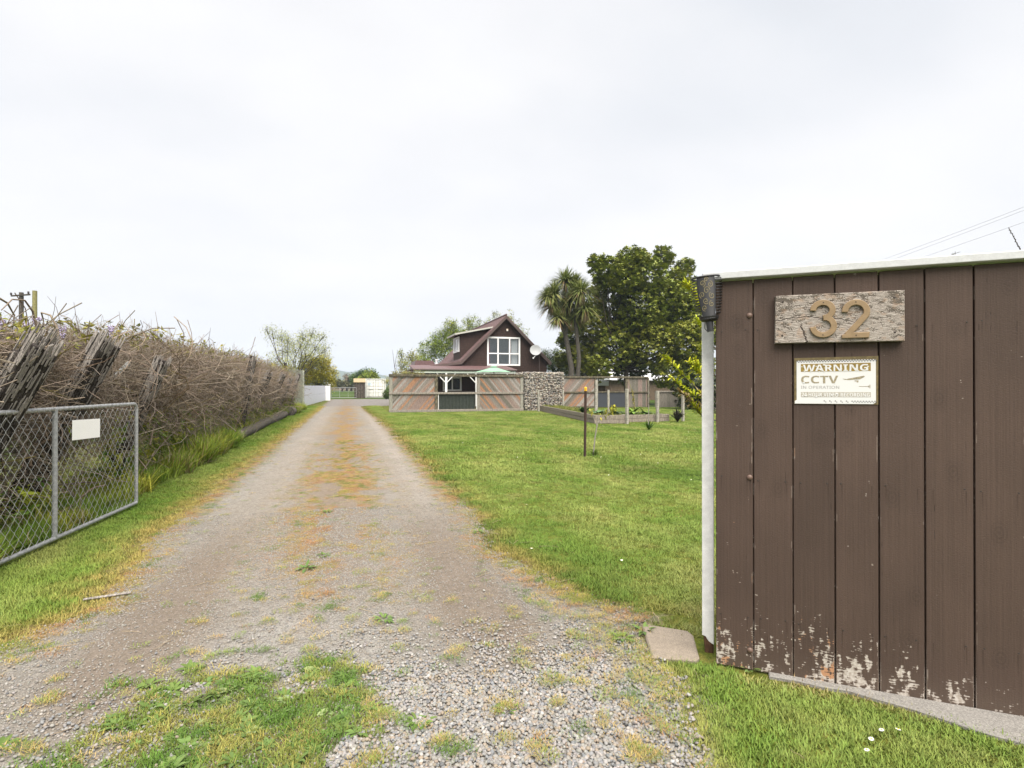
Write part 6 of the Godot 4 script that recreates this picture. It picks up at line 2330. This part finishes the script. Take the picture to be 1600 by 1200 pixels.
func build_far() -> void:
	# green grey panel and white fence along the left side
	var gp := mat("green_panel", lin(0.40, 0.43, 0.33), 0.85, {"tex": T.mottle, "tri": 0.7})
	var t := thing("green_panel_fence", "tall pale green grey panel at the far end of the vine hedge", "fence", Vector3(-3.52, 0, -34.6))
	var dirv := Vector3(0.55, 0, -3.9)
	var yaw := atan2(-dirv.z, dirv.x)
	var g := Geo.new()
	g.prism(PackedVector2Array([Vector2(0, 0), Vector2(3.94, 0), Vector2(3.94, 2.38), Vector2(0, 2.62)]), -0.04, 0.04, 0.01)
	part("panel", g, gp, t).rotation.y = yaw
	g = Geo.new()
	g.cbox(Vector3(0.6, 1.2, -4.05), Vector3(0.16, 2.42, 0.16), 0.01)
	part("post", g, mat("panel_post", lin(0.47, 0.49, 0.40), 0.85, {"tex": T.mottle, "tri": 1.0}), t)
	g = Geo.new()
	g.cbox(Vector3(-0.06, 1.38, 0.06), Vector3(0.16, 2.76, 0.16), 0.01)
	part("post", g, M.sleeper, t)
	var wf := thing("white_fence", "long white panel fence along the far left of the driveway", "fence", Vector3(-2.93, 0, -38.8))
	dirv = Vector3(0.80, 0, -15.9)
	yaw = atan2(-dirv.z, dirv.x)
	var wm := mat("white_panel", lin(0.60, 0.62, 0.69), 0.6)
	for i in 8:
		var l := dirv.length() / 8.0
		for row in 2:
			g = Geo.new()
			g.cbox(Vector3(l * (i + 0.5), 0.37 + row * 0.70, 0), Vector3(l - 0.012, 0.69, 0.04), 0.004)
			part("panel", g, wm, wf).rotation.y = yaw
		g = Geo.new()
		g.cbox(Vector3(l * i, 0.715, 0.008), Vector3(0.05, 1.425, 0.03), 0.004)
		part("post", g, wm, wf).rotation.y = yaw
	g = Geo.new()
	g.cbox(Vector3(1.02, 0.70, -15.95), Vector3(0.44, 1.40, 0.05), 0.005, Basis(Vector3.UP, deg_to_rad(-8)))
	part("end_panel", g, mat("white_end", lin(0.80, 0.80, 0.80), 0.6), wf)
	# farm gate
	var pipe: Material = M.galvanised
	var fg := thing("farm_gate", "low pipe farm gate closing the end of the driveway", "gate", Vector3(-1.80, 0, -62.0))
	g = Geo.new()
	g.tube([Vector3(0, 0.12, 0), Vector3(0, 1.2, 0), Vector3(2.6, 1.2, 0), Vector3(2.6, 0.12, 0), Vector3(0, 0.12, 0)], [0.02], 8, false)
	part("frame", g, pipe, fg)
	for x in [0.86, 1.73]:
		g = Geo.new()
		g.tube([Vector3(x, 0.12, 0), Vector3(x, 1.2, 0)], [0.018], 6)
		part("upright", g, pipe, fg)
	for y in [0.4, 0.8]:
		g = Geo.new()
		g.tube([Vector3(0, y, 0), Vector3(2.6, y, 0)], [0.008], 5)
		part("wire", g, pipe, fg)
	# shipping container
	var cm := mat("container_paint", lin(0.80, 0.80, 0.77), 0.6, {"tex": T.faint, "tri": 0.5})
	var cd := mat("container_frame", lin(0.36, 0.36, 0.34), 0.7)
	var c := thing("shipping_container", "stained white steel container with two doors at the end of the driveway", "container", Vector3(1.88, 0, -66.0))
	var W := 2.3
	var H := 2.24
	g = Geo.new()
	g.box(Vector3(W / 2, H / 2 + 0.02, -3.1), Vector3(W - 0.04, H - 0.08, 6.0))
	part("body", g, mat("container_side", lin(0.30, 0.31, 0.30), 0.7), c)
	for q in [[Vector3(0.05, H / 2, 0), Vector3(0.11, H, 0.14)], [Vector3(W - 0.05, H / 2, 0), Vector3(0.11, H, 0.14)]]:
		rail(c, "corner_post", q[0], q[1], cm, 0.01)
	rail(c, "header", Vector3(W / 2, H - 0.05, 0), Vector3(W - 0.22, 0.10, 0.13), cm, 0.01)
	rail(c, "sill", Vector3(W / 2, 0.07, 0), Vector3(W - 0.22, 0.12, 0.13), cd, 0.01)
	for s in 2:
		var x0 := 0.13 + s * (W / 2 - 0.12)
		var x1 := x0 + W / 2 - 0.15
		g = Geo.new()
		var y := 0.16
		g.box(Vector3((x0 + x1) / 2, 1.12, -0.02), Vector3(x1 - x0, 1.95, 0.03))
		var dr := part("door", g, cm, c)
		for k in 5:
			g = Geo.new()
			g.cbox(Vector3((x0 + x1) / 2, y + 0.17, 0.012), Vector3(x1 - x0 - 0.06, 0.27, 0.035), 0.012)
			part("rib", g, cm, dr)
			y += 0.39
		for e in [0.28, 0.75]:
			g = Geo.new()
			g.tube([Vector3(lerpf(x0, x1, e), 0.1, 0.06), Vector3(lerpf(x0, x1, e), H - 0.06, 0.06)], [0.018], 6)
			part("lock_bar", g, cd, dr)
		g = Geo.new()
		g.cbox(Vector3(lerpf(x0, x1, 0.5), 1.02, 0.07), Vector3(0.4, 0.04, 0.03), 0.008)
		part("handle", g, cd, dr)
	g = Geo.new()
	g.cbox(Vector3(0.42, 1.62, 0.036), Vector3(0.34, 0.34, 0.006), 0.002)
	part("door_patch", g, mat("blue_patch", lin(0.42, 0.54, 0.62), 0.7), c)
	# brushwood shed
	var bs := thing("board_shed", "narrow brown board shed with a tan sheet roof left of the container", "shed", Vector3(0.62, 0, -63.6))
	var bmat := [mat("shed_board", lin(0.19, 0.145, 0.12), 0.95, {"tex": T.rot, "tri": 0.9}), mat("shed_board_pale", lin(0.27, 0.215, 0.18), 0.95, {"tex": T.rot, "tri": 0.9})]
	for i in 8:
		rail(bs, "board", Vector3(0.07 + i * 0.142, 0.88, 0), Vector3(0.135, 1.76, 0.03), bmat[i % 2 if i != 4 else 0], 0.004)
	for i in 8:
		rail(bs, "board", Vector3(0.0, 0.88, -0.1 - i * 0.2), Vector3(0.03, 1.76, 0.19), bmat[i % 2], 0.004)
	g = Geo.new()
	g.prism(PackedVector2Array([Vector2(0.1, 1.78), Vector2(-1.8, 2.22), Vector2(-1.8, 2.26), Vector2(0.12, 1.82)]), -0.1, 1.24, 0.0, Transform3D(Basis(Vector3(0, 0, 1), Vector3(0, 1, 0), Vector3(1, 0, 0)), Vector3.ZERO))
	part("roof", g, mat("tan_sheet", lin(0.50, 0.37, 0.21), 0.8, {"tex": T.mottle, "tri": 1.0}), bs)
	# far sheds
	for q in [[532, 605.5, 170.0, 16.0, 2.2, "low long farm shed with a pale roof beyond the field, left of the other"], [549, 603, 190.0, 9.0, 3.6, "small farm building with a white roof beyond the field, above the board shed"]]:
		var p := on_ground(q[0], q[2])
		var fs := thing("farm_shed", q[5], "shed", p, 0.3, "farm sheds beyond the field")
		g = Geo.new()
		g.box(Vector3(0, q[4] * 0.35, 0), Vector3(q[3] * 0.5, q[4] * 0.7, 6))
		part("wall", g, mat("far_wall_%d" % int(q[0]), lin(0.25, 0.2, 0.17), 0.9), fs)
		g = Geo.new()
		g.prism(PackedVector2Array([Vector2(-3.4, q[4] * 0.68), Vector2(0, q[4]), Vector2(3.4, q[4] * 0.68)]), -q[3] * 0.27, q[3] * 0.27, 0.0, Transform3D(Basis(Vector3.UP, PI / 2), Vector3.ZERO))
		part("roof", g, mat("far_roof_%d" % int(q[0]), lin(0.62, 0.62, 0.60), 0.7), fs)
	# sheds behind the right fence
	var gs := thing("garden_shed", "brown shed with a white roof edge seen through the gap in the boundary fence", "shed", Vector3(17.0, 0, -37.2))
	g = Geo.new()
	g.box(Vector3(0.2, 0.75, -1.2), Vector3(2.6, 1.5, 2.4))
	part("wall", g, mat("shed_wall", lin(0.24, 0.17, 0.115), 0.9, {"tex": T.grain, "tri": 0.8}), gs)
	g = Geo.new()
	g.cbox(Vector3(0.2, 1.68, -1.1), Vector3(2.9, 0.34, 2.8), 0.02, Basis(Vector3.RIGHT, deg_to_rad(4)))
	part("roof", g, mat("shed_roof", lin(0.72, 0.73, 0.75), 0.6), gs)
	var dh := thing("far_house", "house with a pale roof glimpsed under the big glossy tree", "house", Vector3(27.0, 0, -50.0), 0.25)
	g = Geo.new()
	g.box(Vector3(0, 1.0, 0), Vector3(9, 2.0, 6))
	part("wall", g, M["shed_wall"], dh)
	g = Geo.new()
	g.prism(PackedVector2Array([Vector2(-3.5, 1.95), Vector2(0, 3.2), Vector2(3.5, 1.95)]), -4.8, 4.8, 0.0, Transform3D(Basis(Vector3.UP, PI / 2), Vector3.ZERO))
	part("roof", g, M["shed_roof"], dh)
	# neighbour's roof over the hedge
	var nh := thing("neighbour_shed", "shed with a grey roof just showing over the near end of the hedge", "shed", on_ground(-30, 17.0), deg_to_rad(20))
	g = Geo.new()
	g.box(Vector3(0, 1.3, 0), Vector3(5.0, 2.6, 3.4))
	part("wall", g, mat("neighbour_wall", lin(0.3, 0.3, 0.29), 0.8), nh)
	g = Geo.new()
	g.prism(PackedVector2Array([Vector2(-1.9, 2.55), Vector2(0, 3.42), Vector2(1.9, 2.55)]), -2.7, 2.7, 0.0, Transform3D(Basis(Vector3.UP, PI / 2), Vector3.ZERO))
	part("roof", g, mat("neighbour_roof", lin(0.22, 0.235, 0.25), 0.6), nh)
	# poles and wires
	var pw := mat("pole_wood", lin(0.22, 0.18, 0.145), 0.9, {"tex": T.rot, "tri": 0.8})
	var up := thing("utility_pole", "grey power pole with a crossarm behind the near hedge", "utility pole", on_ground(33, 38))
	g = Geo.new()
	g.tube([Vector3(0, 0, 0), Vector3(0, 7.93, 0)], [0.17, 0.13], 12)
	part("shaft", g, pw, up)
	g = Geo.new()
	g.cbox(Vector3(0, 7.72, 0.1), Vector3(1.9, 0.10, 0.09), 0.01, Basis(Vector3.UP, deg_to_rad(-34)))
	part("crossarm", g, pw, up)
	for e in [-0.88, 0.88]:
		g = Geo.new()
		g.lathe([Vector2(0.05, 0.0), Vector2(0.07, 0.04), Vector2(0.05, 0.08), Vector2(0.07, 0.12), Vector2(0.04, 0.17), Vector2(0.0001, 0.18)], 10)
		part("insulator", g, mat("insulator", lin(0.04, 0.03, 0.03), 0.3), up, Basis(Vector3.UP, deg_to_rad(-34)) * Vector3(e, 7.78, 0.1))
	up = thing("timber_pole", "plain greenish timber pole beside the power pole behind the hedge", "pole", on_ground(54, 34))
	g = Geo.new()
	g.tube([Vector3(0, 0, 0), Vector3(0, 7.35, 0)], [0.145, 0.125], 14)
	part("shaft", g, mat("treated_pole", lin(0.33, 0.30, 0.12), 0.85, {"tex": T.mottle, "tri": 1.2}), up)
	var wl := [[[1800, 245], [1150, 480], "topmost of the three power lines above the brown fence"], [[1800, 250], [1150, 486], "middle of the three power lines above the brown fence"], [[1800, 275], [1150, 490], "lowest of the three power lines above the brown fence"]]
	for q in wl:
		var a := spot(q[0][0], q[0][1], 20.0)
		var b := spot(q[1][0], q[1][1], 52.0)
		var pts := []
		for i in 17:
			var k := i / 16.0
			pts.append(a.lerp(b, k) - Vector3(0, 0.35 * 4.0 * k * (1.0 - k), 0))
		g = Geo.new()
		g.tube(pts, [0.006], 4, false)
		var o := part("power_line", g, mat("wire_dark", lin(0.2, 0.2, 0.2), 0.6), self)
		tag(o, q[2], "power line", "power lines above the brown fence")
	# shoots behind the brown fence
	for q in [[1493, 393, 1497, "small leaf tip of a shoot peeping over the white capping"], [1577, 356, 1603, "thin budded twig rising behind the right end of the white capping"]]:
		var tip := spot(q[0], q[1], 3.1)
		var foot := spot(q[2], 420, 3.1)
		foot.y = 0.0
		var sh := thing("garden_shoot", q[3], "plant", foot)
		g = Geo.new()
		var f := tip - foot
		var bend := Vector3(0, f.y, 0) * 0.8 + Vector3(f.x, 0, f.z) * 0.25
		if q[0] > 1550:
			bend = spot(1600, 400, 3.1) - foot
		g.tube([Vector3.ZERO, bend * 0.6, bend, bend.lerp(f, 0.5), f], [0.006, 0.004, 0.003, 0.002, 0.0013], 5)
		part("stem", g, M.bark, sh)
		g = Geo.new()
		g.colored = true
		if q[0] < 1550:
			for i in 4:
				g.cur = vary(lin(0.08, 0.09, 0.03), 0.3)
				g.blade(f + Vector3(0, -0.012, 0), rvec() + Vector3.UP, 0.03, 0.012, 0.2, 3, 0.9)
		else:
			for i in 20:
				g.cur = lin(0.09, 0.08, 0.07)
				g.blob(bend.lerp(f, i / 19.0) + rvec(0.003), Vector3.ONE * rf(0.0025, 0.0045), 4, 6, 0.1, rng)
		part("buds", g, M.leaf, sh)
	# hills
	g = Geo.new()
	var n := 120
	var rowsr := [[1150.0, 0.0], [1300.0, 0.45], [1450.0, 0.8], [1560.0, 1.0], [1750.0, 0.6]]
	for i in n + 1:
		var az := deg_to_rad(lerpf(-75, 75, float(i) / n))
		var e := 44.0 + 7.0 * nz1.get_noise_1d(i * 0.12 + 3.0) + 3.0 * nz2.get_noise_1d(i * 0.1)
		e *= 0.6 + 0.4 * smoothstep(0.085, 0.01, az)
		for q in rowsr:
			var rr: float = q[0] + 60.0 * nz1.get_noise_2d(i * 0.15, q[0])
			var hh: float = e * q[1] * (1.0 + 0.25 * nz2.get_noise_2d(i * 0.2, q[0] * 0.01))
			g.vert(Vector3(sin(az) * rr, hh - (0.5 if q[1] == 0.0 else 0.0), -cos(az) * rr), Vector3(-sin(az) * 0.1, 1, cos(az) * 0.1).normalized(), Vector2(i, q[1]))
	for i in n:
		for j in rowsr.size() - 1:
			var a := i * rowsr.size() + j
			g.tri(a, a + 1, a + rowsr.size() + 1)
			g.tri(a, a + rowsr.size() + 1, a + rowsr.size())
	var o3 := part("hills", g, mat("hill", lin(0.09, 0.12, 0.06), 0.95, {"tex": T.mottle, "tri": 0.004}), self)
	tag(o3, "low blue green hills on the horizon", "", "", "structure")


# ------------------------------------------------------------------ sky and the whole scene
func sky_texture() -> ImageTexture:
	# an even overcast: bright and white low down, a little greyer with soft bluish breaks higher up
	var w := 1024
	var h := 512
	var f := FastNoiseLite.new()
	f.seed = 9
	f.frequency = 1.0
	f.fractal_octaves = 5
	f.fractal_gain = 0.45
	var data := PackedFloat32Array()
	data.resize(w * h * 3)
	for j in h:
		var el := PI * (0.5 - (j + 0.5) / h)
		for i in w:
			var az := TAU * (i + 0.5) / w
			var d := Vector3(cos(el) * cos(az), sin(el), cos(el) * sin(az))
			var c: Color
			if el < 0.0:
				c = Color(0.30, 0.32, 0.24)
			else:
				var k := 1.0 / (d.y + 0.22)
				var n := f.get_noise_3d(d.x * k * 1.5, d.z * k * 1.0, 3.0) + 0.5 * f.get_noise_3d(d.x * k * 0.5 + 20.0, d.z * k * 0.6, 1.0)
				var up := smoothstep(0.12, 0.75, d.y)
				var l := lerpf(0.968, 0.885, up) + n * lerpf(0.05, 0.15, up)
				var blue := clampf(0.25 - n * 1.4, 0.0, 1.0) * lerpf(0.25, 1.0, up)
				c = Color(l * (0.988 - 0.05 * blue), l * (0.993 - 0.018 * blue), l * (1.018 + 0.02 * blue))
			var q := (j * w + i) * 3
			data[q] = c.r
			data[q + 1] = c.g
			data[q + 2] = c.b
	return ImageTexture.create_from_image(Image.create_from_data(w, h, false, Image.FORMAT_RGBF, data.to_byte_array()))


func _ready() -> void:
	rng.seed = 20240
	var cam := Camera3D.new()
	cam.name = "camera"
	cam.position = Vector3(0, EYE_H, 0)
	cam.rotation = Vector3(deg_to_rad(0.2), deg_to_rad(-16.7), 0)
	cam.fov = 70.43
	cam.near = 0.05
	cam.far = 4000.0
	add_child(cam)
	cam.current = true
	var env := Environment.new()
	env.background_mode = Environment.BG_SKY
	env.tonemap_mode = Environment.TONE_MAPPER_LINEAR
	env.tonemap_exposure = 5.6
	var pano := PanoramaSkyMaterial.new()
	pano.panorama = sky_texture()
	pano.energy_multiplier = 0.186
	var sky := Sky.new()
	sky.sky_material = pano
	env.sky = sky
	env.sdfgi_enabled = true
	env.ssao_enabled = true
	env.ssil_enabled = true
	env.fog_enabled = true
	env.fog_density = 0.0004
	env.fog_light_color = Color(0.80, 0.87, 0.95)
	var we := WorldEnvironment.new()
	we.name = "world_environment"
	we.environment = env
	add_child(we)
	var sun := DirectionalLight3D.new()
	sun.name = "sun"
	sun.light_energy = 0.5
	sun.light_angular_distance = 60.0
	sun.light_color = Color(1.0, 0.97, 0.925)
	sun.shadow_enabled = true
	add_child(sun)
	sun.look_at_from_position(Vector3(0.0, 0.87, 0.49) * 50.0, Vector3.ZERO)

	nz1.seed = 1
	nz1.frequency = 0.7
	nz1.fractal_octaves = 3
	nz2.seed = 2
	nz2.frequency = 2.6
	nz2.fractal_octaves = 3
	nz3.seed = 3
	nz3.frequency = 14.0
	nz3.fractal_octaves = 2
	make_textures()
	mat("grass", lin(1, 1, 1), 0.7, {"vcol": true, "back": 0.45, "two": true, "spec": 0.25})
	mat("pebble", lin(1, 1, 1), 0.85, {"vcol": true, "tex": T.mottle, "tri": 30.0})
	build_ground()
	build_fence()
	build_gate()
	build_hedge()
	build_timber_fence()
	build_beds()
	build_house()
	build_trees()
	build_far()
	scatter_lawn()
	scatter_drive()
